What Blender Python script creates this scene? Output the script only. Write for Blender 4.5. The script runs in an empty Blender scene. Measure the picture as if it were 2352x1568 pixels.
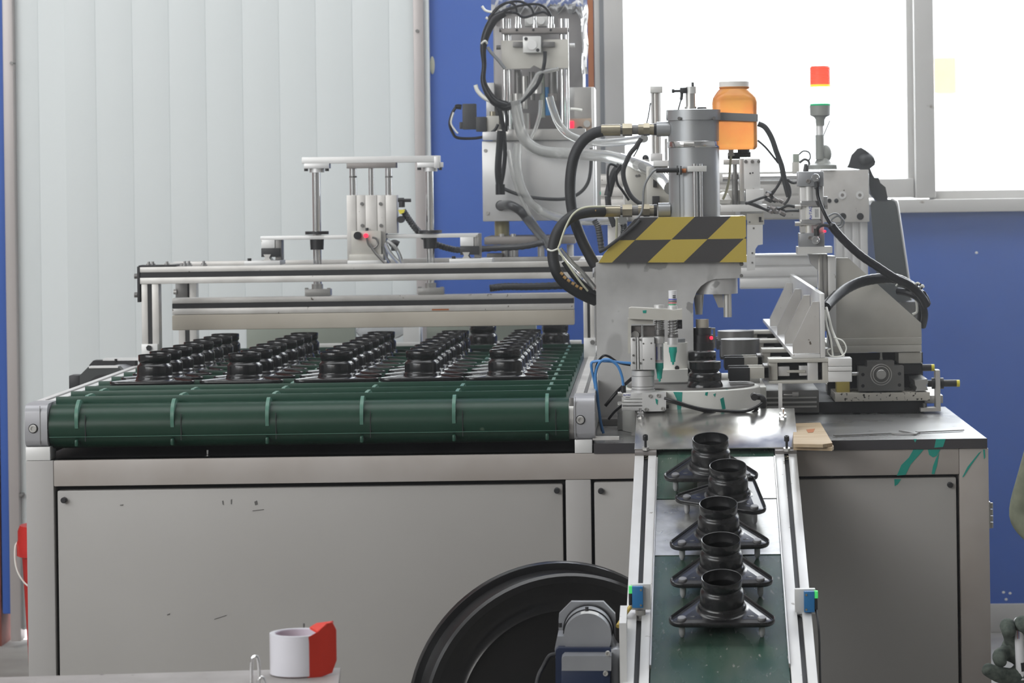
import bpy, bmesh, math, random
from mathutils import Vector, Matrix

# ------------------------------------------------------------------ camera
F, U0, V0, ROLL, EYE = 6500.0, 1490.0, 417.0, 0.0135, 1.365
CR, SR = math.cos(ROLL), math.sin(ROLL)
scene = bpy.context.scene
COL = scene.collection
cd = bpy.data.cameras.new('camera'); cam = bpy.data.objects.new('camera', cd); COL.objects.link(cam)
cd.sensor_fit = 'HORIZONTAL'; cd.sensor_width = 36.0; cd.lens = 36.0 * F / 2352.0
cd.shift_x = -(U0 - 1176.0) / 2352.0
cd.shift_y = -(784.0 - V0) / 2352.0
cd.clip_start = 0.1; cd.clip_end = 200
cam.matrix_world = Matrix(((CR, SR, 0, 0), (0, 0, -1, 0), (-SR, CR, 0, EYE), (0, 0, 0, 1)))
cd.dof.use_dof = True; cd.dof.focus_distance = 5.75; cd.dof.aperture_fstop = 11.0
scene.camera = cam
# ------------------------------------------------------------------ view, world, lights
vs = scene.view_settings
scene.display_settings.display_device = 'sRGB'
vs.view_transform = 'Standard'; vs.look = 'None'; vs.gamma = 1.0; vs.use_curve_mapping = False
vs.exposure = 0.0
world = bpy.data.worlds.new('sky'); scene.world = world; world.use_nodes = True
nt = world.node_tree; nt.nodes.clear()
wo = nt.nodes.new('ShaderNodeOutputWorld'); bg = nt.nodes.new('ShaderNodeBackground')
bg.inputs[0].default_value = (0.93, 0.97, 1.0, 1); bg.inputs[1].default_value = 4.0
nt.links.new(bg.outputs[0], wo.inputs[0])
scene.cycles.use_denoising = True
scene.cycles.max_bounces = 7; scene.cycles.diffuse_bounces = 4; scene.cycles.glossy_bounces = 4
scene.cycles.transmission_bounces = 6; scene.cycles.transparent_max_bounces = 8
scene.cycles.sample_clamp_indirect = 6.0
scene.cycles.caustics_reflective = False; scene.cycles.caustics_refractive = False

def area(name, loc, aim, sx, sy, power, col=(1, 1, 1)):
    l = bpy.data.lights.new(name, 'AREA'); l.shape = 'RECTANGLE'; l.size = sx; l.size_y = sy
    l.energy = power; l.color = col
    o = bpy.data.objects.new(name, l); COL.objects.link(o); o.location = loc
    o.rotation_euler = (Vector(aim) - Vector(loc)).to_track_quat('-Z', 'Y').to_euler()
    return o
# daylight through the hall's left-hand windows and the window bay; two unseen fills added
area('hall_window_light', (-5.2, 2.9, 2.9), (-0.3, 7.2, 0.9), 5.0, 2.6, 210, (0.95, 0.98, 1.0))
area('overhead_fill_light', (-1.0, 6.2, 4.7), (-1.0, 6.9, 0.0), 8.0, 2.6, 205, (0.97, 0.985, 1.0))  # added overhead fill, brightening the back wall and the tops of things
area('front_fill_light', (-3.4, -0.8, 3.0), (-0.6, 6.0, 0.4), 3.2, 1.8, 115, (1.0, 0.985, 0.96))  # added front fill behind the camera, lifting the low fronts; no lamp known
area('window_bay_light', (1.0, 8.75, 2.4), (0.3, 5.6, 0.7), 3.0, 1.9, 90, (0.97, 0.985, 1.0))

# ------------------------------------------------------------------ pixel -> place helpers
def un(u, v):
    a = u - U0; b = v - V0
    return a * CR - b * SR, a * SR + b * CR
def P(u, v, Y):
    a, b = un(u, v)
    return Vector((a * Y / F, Y, EYE - b * Y / F))
def px(n, Y): return n * Y / F

# ------------------------------------------------------------------ materials
MATS = {}
def M(name, col, rough=0.5, metal=0.0, col2=None, scale=8.0, amt=0.5, bump=0.0, stretch=(1, 1, 1), spec=0.5,
      coat=0.0, spots=None, trans=0.0, emit=None, estr=0.0, ior=1.45, sss=0.0, rvar=0.0):
    m = bpy.data.materials.new(name); MATS[name] = m; m.use_nodes = True
    t = m.node_tree; b = t.nodes['Principled BSDF']; N = t.nodes.new; L = t.links.new
    b.inputs['Roughness'].default_value = rough; b.inputs['Metallic'].default_value = metal
    b.inputs['Specular IOR Level'].default_value = spec; b.inputs['IOR'].default_value = ior
    b.inputs['Coat Weight'].default_value = coat; b.inputs['Coat Roughness'].default_value = 0.15
    b.inputs['Transmission Weight'].default_value = trans
    if sss: b.inputs['Subsurface Weight'].default_value = sss; b.inputs['Subsurface Scale'].default_value = 0.02
    c4 = (*col, 1)
    tc = N('ShaderNodeTexCoord'); mp = N('ShaderNodeMapping'); mp.inputs['Scale'].default_value = stretch
    L(tc.outputs['Object'], mp.inputs['Vector'])
    no = N('ShaderNodeTexNoise'); no.inputs['Scale'].default_value = scale; no.inputs['Detail'].default_value = 5
    L(mp.outputs[0], no.inputs['Vector'])
    k = col2 if col2 else tuple(x * 0.86 for x in col)
    ra = N('ShaderNodeValToRGB'); ra.color_ramp.elements[0].position = 0.35; ra.color_ramp.elements[1].position = 0.68
    ra.color_ramp.elements[0].color = (*[col[i] * (1 - amt) + k[i] * amt for i in range(3)], 1)
    ra.color_ramp.elements[1].color = c4
    L(no.outputs['Fac'], ra.inputs[0]); out = ra.outputs[0]
    for sp in (spots or []):
        scol, sscale, thr, sst = sp
        m2 = N('ShaderNodeMapping'); m2.inputs['Scale'].default_value = sst; m2.inputs['Location'].default_value = (sscale * .37, 1.3, sscale * .11)
        L(tc.outputs['Object'], m2.inputs['Vector'])
        n2 = N('ShaderNodeTexNoise'); n2.inputs['Scale'].default_value = sscale; n2.inputs['Detail'].default_value = 3
        L(m2.outputs[0], n2.inputs['Vector'])
        r2 = N('ShaderNodeValToRGB'); r2.color_ramp.elements[0].position = thr; r2.color_ramp.elements[1].position = thr + 0.03
        L(n2.outputs['Fac'], r2.inputs[0])
        mx = N('ShaderNodeMix'); mx.data_type = 'RGBA'; L(r2.outputs[0], mx.inputs[0]); L(out, mx.inputs[6]); mx.inputs[7].default_value = (*scol, 1)
        out = mx.outputs[2]
    L(out, b.inputs['Base Color'])
    if rvar:
        mr = N('ShaderNodeMapRange'); mr.inputs['To Min'].default_value = max(0.03, rough - rvar); mr.inputs['To Max'].default_value = rough + rvar
        L(no.outputs['Fac'], mr.inputs['Value']); L(mr.outputs[0], b.inputs['Roughness'])
    if bump:
        bp_ = N('ShaderNodeBump'); bp_.inputs['Strength'].default_value = bump; bp_.inputs['Distance'].default_value = 0.002
        L(no.outputs['Fac'], bp_.inputs['Height']); L(bp_.outputs[0], b.inputs['Normal'])
    if emit:
        b.inputs['Emission Color'].default_value = (*emit, 1); b.inputs['Emission Strength'].default_value = estr
    return m
TEAL = (0.015, 0.30, 0.24)
M('painted_cabinet', (0.42, 0.405, 0.395), 0.42, col2=(0.36, 0.345, 0.335), scale=3, spots=[((0.16, 0.14, 0.13), 26, 0.75, (1, 1, 1))])
M('cabinet_door', (0.40, 0.385, 0.37), 0.38, col2=(0.34, 0.325, 0.31), scale=2.2, spots=[((0.15, 0.13, 0.12), 22, 0.755, (1, 1, 2))])
M('stained_cabinet', (0.43, 0.40, 0.38), 0.42, col2=(0.33, 0.29, 0.26), scale=5, amt=0.8)
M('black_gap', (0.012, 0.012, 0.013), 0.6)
M('worktop_steel', (0.34, 0.34, 0.335), 0.28, 0.55, col2=(0.25, 0.25, 0.245), scale=5, amt=0.8, rvar=0.06, spots=[((0.08, 0.08, 0.08), 9, 0.73, (1, 1.2, 1))])
M('black_edge', (0.035, 0.035, 0.04), 0.5, col2=(0.06, 0.05, 0.05))
M('aluminium', (0.68, 0.68, 0.68), 0.38, 0.4, col2=(0.60, 0.59, 0.58), scale=14)
M('aluminium_worn', (0.64, 0.625, 0.60), 0.42, 0.35, col2=(0.52, 0.50, 0.475), scale=16, amt=0.8, spots=[((0.12, 0.10, 0.08), 60, 0.7, (1, 1, 1))])
M('aluminium_white', (0.74, 0.74, 0.73), 0.40, 0.25, col2=(0.62, 0.61, 0.60), scale=10, spots=[((0.35, 0.33, 0.30), 45, 0.70, (1, 1, 1))])
M('endcap_grey', (0.40, 0.40, 0.42), 0.42, 0.3, col2=(0.36, 0.36, 0.38), scale=5)
M('galvanised', (0.62, 0.62, 0.60), 0.30, 0.8, col2=(0.40, 0.40, 0.38), scale=30, amt=0.9, bump=0.15, rvar=0.1)
M('plate_paint', (0.62, 0.61, 0.58), 0.22, 0.85, col2=(0.40, 0.39, 0.37), scale=14, amt=0.9, bump=0.25, rvar=0.14, spots=[((0.05, 0.42, 0.36), 17, 0.69, (1, 1, 1))])
M('chrome', (0.78, 0.78, 0.78), 0.14, 0.95)
M('steel', (0.56, 0.55, 0.53), 0.32, 0.6, col2=(0.43, 0.42, 0.40), scale=20)
M('steel_dark', (0.20, 0.195, 0.19), 0.38, 0.5, col2=(0.13, 0.125, 0.12), scale=12)
M('brown_steel', (0.27, 0.25, 0.24), 0.45, 0.4, col2=(0.20, 0.185, 0.175), scale=20)
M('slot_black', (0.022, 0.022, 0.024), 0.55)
M('green_belt', (0.006, 0.034, 0.019), 0.36, col2=(0.010, 0.044, 0.027), scale=10, amt=0.7, spec=0.4, rvar=0.06, spots=[((0.10, 0.14, 0.10), 9, 0.70, (1, 3, 1))])
M('green_cleat', (0.011, 0.055, 0.034), 0.38, col2=(0.016, 0.07, 0.045), scale=25)
M('green_divider', (0.10, 0.22, 0.17), 0.35, col2=(0.05, 0.14, 0.10), scale=25)
M('exit_belt', (0.012, 0.055, 0.036), 0.27, col2=(0.09, 0.115, 0.095), scale=7, amt=0.75, stretch=(2.5, 0.8, 1), rvar=0.10, spots=[((0.20, 0.21, 0.19), 60, 0.66, (1.6, 0.5, 1))])
M('bracket_black', (0.008, 0.008, 0.009), 0.20, col2=(0.014, 0.014, 0.015), scale=30, coat=0.2, spec=0.5)
M('bracket_satin', (0.010, 0.010, 0.011), 0.27, col2=(0.026, 0.026, 0.027), scale=30, coat=0.2, spec=0.5)
M('stud', (0.46, 0.46, 0.47), 0.4, 0.15)
M('black_plastic', (0.022, 0.022, 0.024), 0.42)
M('black_rubber', (0.022, 0.023, 0.025), 0.55, col2=(0.032, 0.032, 0.036), scale=20)
M('black_gloss', (0.010, 0.010, 0.012), 0.32, spec=0.35)
M('skin_tone', (0.55, 0.34, 0.24), 0.55)
M('hair', (0.02, 0.018, 0.016), 0.6)
M('trousers', (0.03, 0.035, 0.05), 0.85)
M('cast_metal', (0.58, 0.575, 0.57), 0.42, 0.25, col2=(0.40, 0.395, 0.39), scale=9, amt=0.95, bump=0.1, spots=[((0.42, 0.415, 0.41), 8, 0.57, (1, 1, .7)), ((0.30, 0.295, 0.29), 17, 0.63, (1, 1, 1))])
M('cylinder_grey', (0.35, 0.36, 0.37), 0.34, 0.45, col2=(0.34, 0.35, 0.36), scale=24, stretch=(1, 1, 0.4), amt=0.7)
M('brass_fitting', (0.40, 0.36, 0.27), 0.30, 0.7, col2=(0.26, 0.23, 0.17), scale=30)
M('clear_hose', (0.86, 0.87, 0.85), 0.08, trans=0.72, ior=1.35)
M('cable_tie', (0.80, 0.80, 0.74), 0.5)
M('hose_cream', (0.62, 0.62, 0.48), 0.45)
M('white_nylon', (0.72, 0.71, 0.67), 0.42, col2=(0.62, 0.61, 0.57), scale=10)
M('turntable_white', (0.78, 0.78, 0.74), 0.42, col2=(0.68, 0.68, 0.63), scale=9, spots=[(TEAL, 13, 0.66, (2.2, 2.2, 0.5))])
M('beige_foam', (0.52, 0.48, 0.41), 0.75, col2=(0.42, 0.38, 0.32), scale=5, amt=0.8, bump=0.2)
M('teal_pen', (0.025, 0.42, 0.33), 0.42)
M('pen_white', (0.78, 0.78, 0.80), 0.45)
M('label_white', (0.78, 0.78, 0.76), 0.5)
M('label_silver', (0.68, 0.68, 0.66), 0.35, 0.2)
M('ink_blue', (0.05, 0.07, 0.45), 0.5)
M('ink_dark', (0.05, 0.05, 0.06), 0.5)
M('ink_red', (0.45, 0.04, 0.04), 0.5)
M('ink_green', (0.04, 0.35, 0.15), 0.5)
M('paint_green', (0.03, 0.55, 0.33), 0.45)
M('paint_teal', TEAL, 0.4)
M('bottle_orange', (0.88, 0.27, 0.08), 0.22, trans=0.36, col2=(0.90, 0.42, 0.10), scale=14, ior=1.3, amt=1.0)
M('bottle_cap', (0.78, 0.77, 0.74), 0.5)
M('grey_band', (0.22, 0.23, 0.24), 0.45, 0.3)
M('white_wall', (0.74, 0.78, 0.78), 0.42, col2=(0.71, 0.75, 0.75), scale=1.5)
M('wall_blue', (0.045, 0.125, 0.46), 0.5, col2=(0.036, 0.105, 0.41), scale=2.5, spots=[((0.55, 0.58, 0.55), 3.7, 0.735, (1, 1, 0.6))])
M('wall_red', (0.24, 0.07, 0.05), 0.8, col2=(0.16, 0.045, 0.035), scale=20, amt=0.9, bump=0.5)
M('channel_metal', (0.52, 0.48, 0.47), 0.4, 0.4, col2=(0.42, 0.39, 0.38), scale=8, stretch=(1, 1, 0.3))
M('window_white', (0.50, 0.49, 0.475), 0.5, col2=(0.43, 0.42, 0.40), scale=4, spots=[((0.18, 0.14, 0.11), 12, 0.73, (1, 1, 1))])
M('concrete', (0.36, 0.35, 0.33), 0.8, col2=(0.24, 0.23, 0.21), scale=4, amt=0.9, bump=0.3)
M('hall_white', (0.55, 0.55, 0.54), 0.8)
M('outside_pale', (0.85, 0.80, 0.78), 0.9)
M('outside_tan', (0.72, 0.42, 0.24), 0.9)
M('tower_grey', (0.25, 0.26, 0.24), 0.5)
M('stack_green', (0.02, 0.6, 0.25), 0.3)
M('stack_green_lit', (0.6, 1.0, 0.8), 0.3, emit=(0.6, 1.0, 0.85), estr=6.0)
M('stack_red', (0.85, 0.06, 0.03), 0.25, trans=0.35, emit=(1.0, 0.10, 0.04), estr=0.55)
M('stack_amber', (0.95, 0.45, 0.02), 0.3, emit=(1.0, 0.5, 0.05), estr=0.9)
M('led_red', (0.9, 0.02, 0.05), 0.3, emit=(1.0, 0.02, 0.06), estr=1.6)
M('led_green', (0.1, 0.8, 0.2), 0.3, emit=(0.1, 1.0, 0.25), estr=0.2)
M('sensor_blue', (0.03, 0.18, 0.42), 0.42)
M('tube_blue', (0.08, 0.28, 0.62), 0.3, col2=(0.06, 0.2, 0.5))
M('wood', (0.50, 0.40, 0.27), 0.7, col2=(0.36, 0.25, 0.14), scale=14, stretch=(0.6, 5, 1), amt=0.9, bump=0.3)
M('tape_white', (0.70, 0.69, 0.74), 0.3, coat=0.3)
M('tape_core', (0.60, 0.55, 0.62), 0.5)
M('dispenser_red', (0.70, 0.05, 0.03), 0.35, spots=[((0.62, 0.22, 0.18), 9, 0.62, (1, 1, 1))])
M('bucket_red', (0.60, 0.03, 0.025), 0.35)
M('crate_grey', (0.36, 0.34, 0.33), 0.5, col2=(0.26, 0.24, 0.23), scale=14, amt=0.7, spots=[((0.08, 0.07, 0.06), 38, 0.70, (1, 1, 1))])
M('motor_grey', (0.36, 0.37, 0.39), 0.34, 0.5, col2=(0.29, 0.30, 0.32), scale=14)
M('housing_grey', (0.34, 0.325, 0.32), 0.5, 0.2, col2=(0.29, 0.275, 0.27), scale=10)
M('stud_head', (0.22, 0.22, 0.225), 0.35, 0.2)
M('motor_navy', (0.018, 0.028, 0.065), 0.4)
M('speckled', (0.60, 0.57, 0.51), 0.5, 0.2, col2=(0.52, 0.49, 0.43), spots=[((0.03, 0.025, 0.02), 120, 0.60, (1, 1, 1))])
M('plate_stained', (0.60, 0.585, 0.54), 0.45, 0.2, col2=(0.47, 0.455, 0.41), scale=9, amt=0.9)
M('yellow_pad', (0.50, 0.40, 0.10), 0.6)
M('probe_yellow', (0.75, 0.65, 0.05), 0.4)
M('drum_black', (0.010, 0.010, 0.011), 0.30, coat=0.2, col2=(0.016, 0.015, 0.015), scale=8)
M('glove_dark', (0.055, 0.07, 0.062), 0.95, col2=(0.12, 0.14, 0.12), scale=90, amt=0.9, bump=0.8)
M('glove_olive', (0.20, 0.21, 0.15), 0.9, col2=(0.12, 0.13, 0.095), scale=40, amt=0.7, bump=0.5)
M('case_dark', (0.05, 0.055, 0.055), 0.32, col2=(0.07, 0.075, 0.075), scale=4)
M('pipe_yellow', (0.42, 0.38, 0.22), 0.4, 0.3)
M('plastic_film', (0.85, 0.86, 0.87), 0.12, trans=0.6, ior=1.2, bump=0.6, scale=30)
M('panel_olive', (0.30, 0.33, 0.28), 0.5)
M('panel_tan', (0.55, 0.42, 0.32), 0.5)
M('solenoid_black', (0.04, 0.042, 0.045), 0.45)
M('conduit', (0.05, 0.052, 0.055), 0.35, coat=0.2)
M('yellow_cable', (0.62, 0.45, 0.10), 0.4)
M('rust_mark', (0.38, 0.12, 0.03), 0.7)
M('orange_print', (0.42, 0.25, 0.09), 0.6)

def hazard_material():
    m = bpy.data.materials.new('hazard_tape'); MATS['hazard_tape'] = m; m.use_nodes = True
    t = m.node_tree; b = t.nodes['Principled BSDF']; N = t.nodes.new; L = t.links.new
    b.inputs['Roughness'].default_value = 0.4
    tc = N('ShaderNodeTexCoord'); sx = N('ShaderNodeSeparateXYZ'); L(tc.outputs['Object'], sx.inputs[0])
    def mth(op, a, bb=None):
        n = N('ShaderNodeMath'); n.operation = op
        for i, q in enumerate((a, bb)):
            if q is None: continue
            if isinstance(q, (int, float)): n.inputs[i].default_value = q
            else: L(q, n.inputs[i])
        return n.outputs[0]
    # tape pitch 81 mm, rows split at z = 0 of the cover's own frame
    d = mth('SUBTRACT', sx.outputs[0], mth('MULTIPLY', sx.outputs[2], 1.06))
    k = mth('FLOOR', mth('DIVIDE', d, 0.0805))
    row = mth('GREATER_THAN', sx.outputs[2], 0.0)
    par = mth('FLOORED_MODULO', mth('ADD', k, row), 2.0)
    mx = N('ShaderNodeMix'); mx.data_type = 'RGBA'; L(par, mx.inputs[0])
    mx.inputs[6].default_value = (0.46, 0.35, 0.06, 1); mx.inputs[7].default_value = (0.045, 0.042, 0.042, 1)
    L(mx.outputs[2], b.inputs['Base Color'])
    return m
hazard_material()
def glass_material():
    m = bpy.data.materials.new('window_glass'); MATS['window_glass'] = m; m.use_nodes = True
    t = m.node_tree; t.nodes.clear(); N = t.nodes.new; L = t.links.new
    o = N('ShaderNodeOutputMaterial'); a = N('ShaderNodeBsdfTransparent'); g = N('ShaderNodeBsdfGlossy'); x = N('ShaderNodeMixShader')
    a.inputs[0].default_value = (0.97, 0.98, 0.98, 1); g.inputs['Roughness'].default_value = 0.03; x.inputs[0].default_value = 0.05
    L(a.outputs[0], x.inputs[1]); L(g.outputs[0], x.inputs[2]); L(x.outputs[0], o.inputs[0])
glass_material()

# ------------------------------------------------------------------ mesh builder
class MB:
    def __init__(s): s.v = []; s.f = []
    def add(s, vs_, fs):
        n = len(s.v); s.v += [Vector(q) for q in vs_]; s.f += [tuple(i + n for i in q) for q in fs]; return s
    def box(s, x0, x1, y0, y1, z0, z1, bev=0.0):
        if x1 < x0: x0, x1 = x1, x0
        if y1 < y0: y0, y1 = y1, y0
        if z1 < z0: z0, z1 = z1, z0
        if bev <= 0:
            return s.add([(x0, y0, z0), (x1, y0, z0), (x1, y1, z0), (x0, y1, z0), (x0, y0, z1), (x1, y0, z1), (x1, y1, z1), (x0, y1, z1)],
                         [(0, 3, 2, 1), (4, 5, 6, 7), (0, 1, 5, 4), (1, 2, 6, 5), (2, 3, 7, 6), (3, 0, 4, 7)])
        bm = bmesh.new(); bmesh.ops.create_cube(bm, size=1.0)
        for q in bm.verts: q.co = Vector(((x0 + x1) / 2 + q.co.x * (x1 - x0), (y0 + y1) / 2 + q.co.y * (y1 - y0), (z0 + z1) / 2 + q.co.z * (z1 - z0)))
        bev = min(bev, (x1 - x0) * .45, (y1 - y0) * .45, (z1 - z0) * .45)
        bmesh.ops.bevel(bm, geom=bm.edges[:], offset=bev, segments=2, affect='EDGES', profile=0.6)
        return s.addbm(bm)
    def addbm(s, bm):
        bm.verts.index_update(); s.add([q.co.copy() for q in bm.verts], [[q.index for q in f.verts] for f in bm.faces]); bm.free(); return s
    def cyl(s, p0, p1, r0, r1=None, seg=20, caps=True):
        p0, p1 = Vector(p0), Vector(p1); r1 = r0 if r1 is None else r1
        d = (p1 - p0).normalized(); a = d.orthogonal().normalized(); b = d.cross(a)
        vs_ = []; 
        for p, r in ((p0, r0), (p1, r1)):
            for i in range(seg):
                t = 2 * math.pi * i / seg; vs_.append(p + (a * math.cos(t) + b * math.sin(t)) * r)
        fs = [(i, (i + 1) % seg, seg + (i + 1) % seg, seg + i) for i in range(seg)]
        if caps: fs += [tuple(reversed(range(seg))), tuple(range(seg, 2 * seg))]
        return s.add(vs_, fs)
    def lathe(s, prof, o=(0, 0, 0), axis=(0, 0, 1), seg=32, close=False):
        o = Vector(o); d = Vector(axis).normalized()
        a = Vector((1, 0, 0)) if abs(d.x) < 0.9 else Vector((0, 1, 0)); a = (a - d * a.dot(d)).normalized(); b = d.cross(a)
        vs_ = []
        for r, z in prof:
            for i in range(seg):
                t = 2 * math.pi * i / seg; vs_.append(o + d * z + (a * math.cos(t) + b * math.sin(t)) * max(r, 1e-5))
        n = len(prof); fs = []
        for j in range(n - 1 + (1 if close else 0)):
            k = (j + 1) % n
            for i in range(seg): fs.append((j * seg + i, j * seg + (i + 1) % seg, k * seg + (i + 1) % seg, k * seg + i))
        return s.add(vs_, fs)
    def prism(s, pts, ext):
        pts = [Vector(p) for p in pts]; e = Vector(ext); n = len(pts)
        return s.add(pts + [p + e for p in pts], [tuple(range(n)), tuple(reversed(range(n, 2 * n)))] + [(i + n, (i + 1) % n + n, (i + 1) % n, i) for i in range(n)])
    def tube(s, pts, r, seg=12, sub=6, ribs=0, close_ends=True):
        pts = [Vector(p) for p in pts]; q = []
        n = len(pts)
        for i in range(n - 1):
            p0 = pts[max(i - 1, 0)]; p1 = pts[i]; p2 = pts[i + 1]; p3 = pts[min(i + 2, n - 1)]
            for k in range(sub):
                t = k / sub
                q.append(0.5 * ((2 * p1) + (p2 - p0) * t + (2 * p0 - 5 * p1 + 4 * p2 - p3) * t * t + (3 * p1 - p0 - 3 * p2 + p3) * t ** 3))
        q.append(pts[-1]); m = len(q); a = None; vs_ = []
        rr = r if callable(r) else (lambda t: r)
        for i, p in enumerate(q):
            d = (q[min(i + 1, m - 1)] - q[max(i - 1, 0)]).normalized()
            a = d.orthogonal().normalized() if a is None else (a - d * a.dot(d)).normalized()
            b = d.cross(a); R = rr(i / (m - 1))
            if ribs and i % 2: R *= (1 - ribs)
            for k in range(seg):
                t = 2 * math.pi * k / seg; vs_.append(p + (a * math.cos(t) + b * math.sin(t)) * R)
        fs = [(i * seg + k, i * seg + (k + 1) % seg, (i + 1) * seg + (k + 1) % seg, (i + 1) * seg + k) for i in range(m - 1) for k in range(seg)]
        if close_ends: fs += [tuple(reversed(range(seg))), tuple(range((m - 1) * seg, m * seg))]
        return s.add(vs_, fs)
    def ball(s, c, r, seg=16, rings=10, sc=(1, 1, 1)):
        prof = [(r * math.sin(math.pi * i / rings), -r * math.cos(math.pi * i / rings)) for i in range(rings + 1)]
        n = len(s.v); s.lathe(prof, (0, 0, 0), seg=seg)
        for q in s.v[n:]: q.x = q.x * sc[0] + c[0]; q.y = q.y * sc[1] + c[1]; q.z = q.z * sc[2] + c[2]
        return s
    # pixel based: measured in the photo at depth Y, axis aligned in the world
    def bp(s, u0, v0, u1, v1, Y0, Y1, bev=0.0):
        c = P((u0 + u1) / 2, (v0 + v1) / 2, Y0); w = px(abs(u1 - u0), Y0) / 2; h = px(abs(v1 - v0), Y0) / 2
        return s.box(c.x - w, c.x + w, Y0, Y1, c.z - h, c.z + h, bev)
    def cv(s, u, v0, v1, Y, r, r1=None, seg=20):
        c = P(u, (v0 + v1) / 2, Y); h = px(abs(v1 - v0), Y) / 2
        return s.cyl((c.x, Y, c.z - h), (c.x, Y, c.z + h), px(r if r1 is None else r1, Y), px(r, Y), seg)
    def ch(s, u0, u1, v, Y, r, seg=18):
        c = P((u0 + u1) / 2, v, Y); w = px(abs(u1 - u0), Y) / 2
        return s.cyl((c.x - w, Y, c.z), (c.x + w, Y, c.z), px(r, Y), seg=seg)
    def cy(s, u, v, Y0, Y1, r, seg=20):
        c = P(u, v, Y0); return s.cyl((c.x, Y0, c.z), (c.x, Y1, c.z), px(r, Y0), seg=seg)
    def poly(s, pts, Y0, Y1): return s.prism([P(u, v, Y0) for u, v in pts], (0, Y1 - Y0, 0))
    def path(s, pts, r, seg=10, sub=6, ribs=0):
        Ym = sum(p[2] for p in pts) / len(pts)
        return s.tube([P(*p) for p in pts], (lambda t: px(r(t), Ym)) if callable(r) else px(r, Ym), seg, sub, ribs)
    def bolt(s, u, v, Y, r, t=0.004):
        c = P(u, v, Y); R = px(r, Y)
        return s.lathe([(0, -t * .5), (R * .45, -t * .5), (R * .5, -t), (R * .92, -t), (R, -t * .8), (R, .002), (0, .002)], (c.x, Y, c.z), (0, 1, 0), seg=16)

def mesh_of(name, mb, mat, off=Vector((0, 0, 0)), ang=35):
    me = bpy.data.meshes.new(name); me.from_pydata([q - off for q in mb.v], [], mb.f)
    bm = bmesh.new(); bm.from_mesh(me); bmesh.ops.recalc_face_normals(bm, faces=bm.faces[:]); bm.to_mesh(me); bm.free()
    me.polygons.foreach_set('use_smooth', [True] * len(me.polygons)); me.set_sharp_from_angle(angle=math.radians(ang))
    me.materials.append(MATS[mat]); return me
OFF = {}
def thing(name, label, cat, loc, group=None, rot=None, local=False):
    o = bpy.data.objects.new(name, None); COL.objects.link(o); o.empty_display_size = 0.03
    o.location = loc
    if rot: o.rotation_euler = rot
    o['label'] = label; o['category'] = cat
    if group: o['group'] = group
    OFF[o.name] = Vector((0, 0, 0)) if local else Vector(loc)
    return o
def part(parent, name, mb, mat, label=None, kind=None, ang=35):
    off = OFF[parent.name]
    o = bpy.data.objects.new(name, mesh_of(name, mb, mat, off, ang)); COL.objects.link(o); o.parent = parent
    OFF[o.name] = off
    if label: o['label'] = label
    if kind: o['kind'] = kind
    return o
def solo(name, mb, mat, label, cat, group=None, ang=35):
    xs = [q.x for q in mb.v]; ys = [q.y for q in mb.v]; zs = [q.z for q in mb.v]
    off = Vector(((min(xs) + max(xs)) / 2, (min(ys) + max(ys)) / 2, min(zs)))
    o = bpy.data.objects.new(name, mesh_of(name, mb, mat, off, ang)); COL.objects.link(o); o.location = off
    o['label'] = label; o['category'] = cat
    if group: o['group'] = group
    OFF[o.name] = off
    return o
def struct(name, mb, mat, ang=35):
    o = bpy.data.objects.new(name, mesh_of(name, mb, mat, Vector((0, 0, 0)), ang)); COL.objects.link(o); o['kind'] = 'structure'
    OFF[o.name] = Vector((0, 0, 0)); return o
def copy_tree(o, parent=None):
    c = o.copy(); COL.objects.link(c); c.parent = parent
    for ch in list(o.children): copy_tree(ch, c)
    return c
def text_part(parent, s_, loc, rot, size, mat, name='lettering', thick=0.0004):
    cu = bpy.data.curves.new(name, 'FONT'); cu.body = s_; cu.size = size; cu.extrude = thick; cu.align_x = 'CENTER'; cu.align_y = 'CENTER'
    t = bpy.data.objects.new('tmp', cu); COL.objects.link(t)
    me = bpy.data.meshes.new_from_object(t.evaluated_get(bpy.context.evaluated_depsgraph_get())); bpy.data.objects.remove(t)
    me.transform(Matrix.Translation(Vector(loc) - OFF[parent.name]) @ rot.to_matrix().to_4x4() if hasattr(rot, 'to_matrix') else Matrix.Translation(Vector(loc) - OFF[parent.name]))
    me.materials.clear(); me.materials.append(MATS[mat])
    o = bpy.data.objects.new(name, me); COL.objects.link(o); o.parent = parent; OFF[o.name] = OFF[parent.name]; return o
from mathutils import Euler
random.seed(7)
# ================================================================== THE SETTING
WY = 8.5
def wx(u, v=400): return P(u, v, WY).x
def wz(v, u=1500): return P(u, v, WY).z
ZT = 4.8
mb = MB().box(-5.6, 5.6, -3.0, 8.6, -0.12, 0.0); struct('floor', mb, 'concrete')
mb = MB().box(-5.6, 5.6, -3.0, 8.6, ZT, ZT + 0.1); struct('ceiling', mb, 'hall_white')
mb = MB().box(-5.7, -5.6, -3.0, 8.6, 0, ZT); struct('wall_left', mb, 'hall_white')
mb = MB().box(5.6, 5.7, -3.0, 8.6, 0, ZT); struct('wall_right', mb, 'hall_white')
mb = MB().box(-5.7, 5.7, -3.1, -3.0, 0, ZT); struct('wall_front', mb, 'hall_white')
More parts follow.
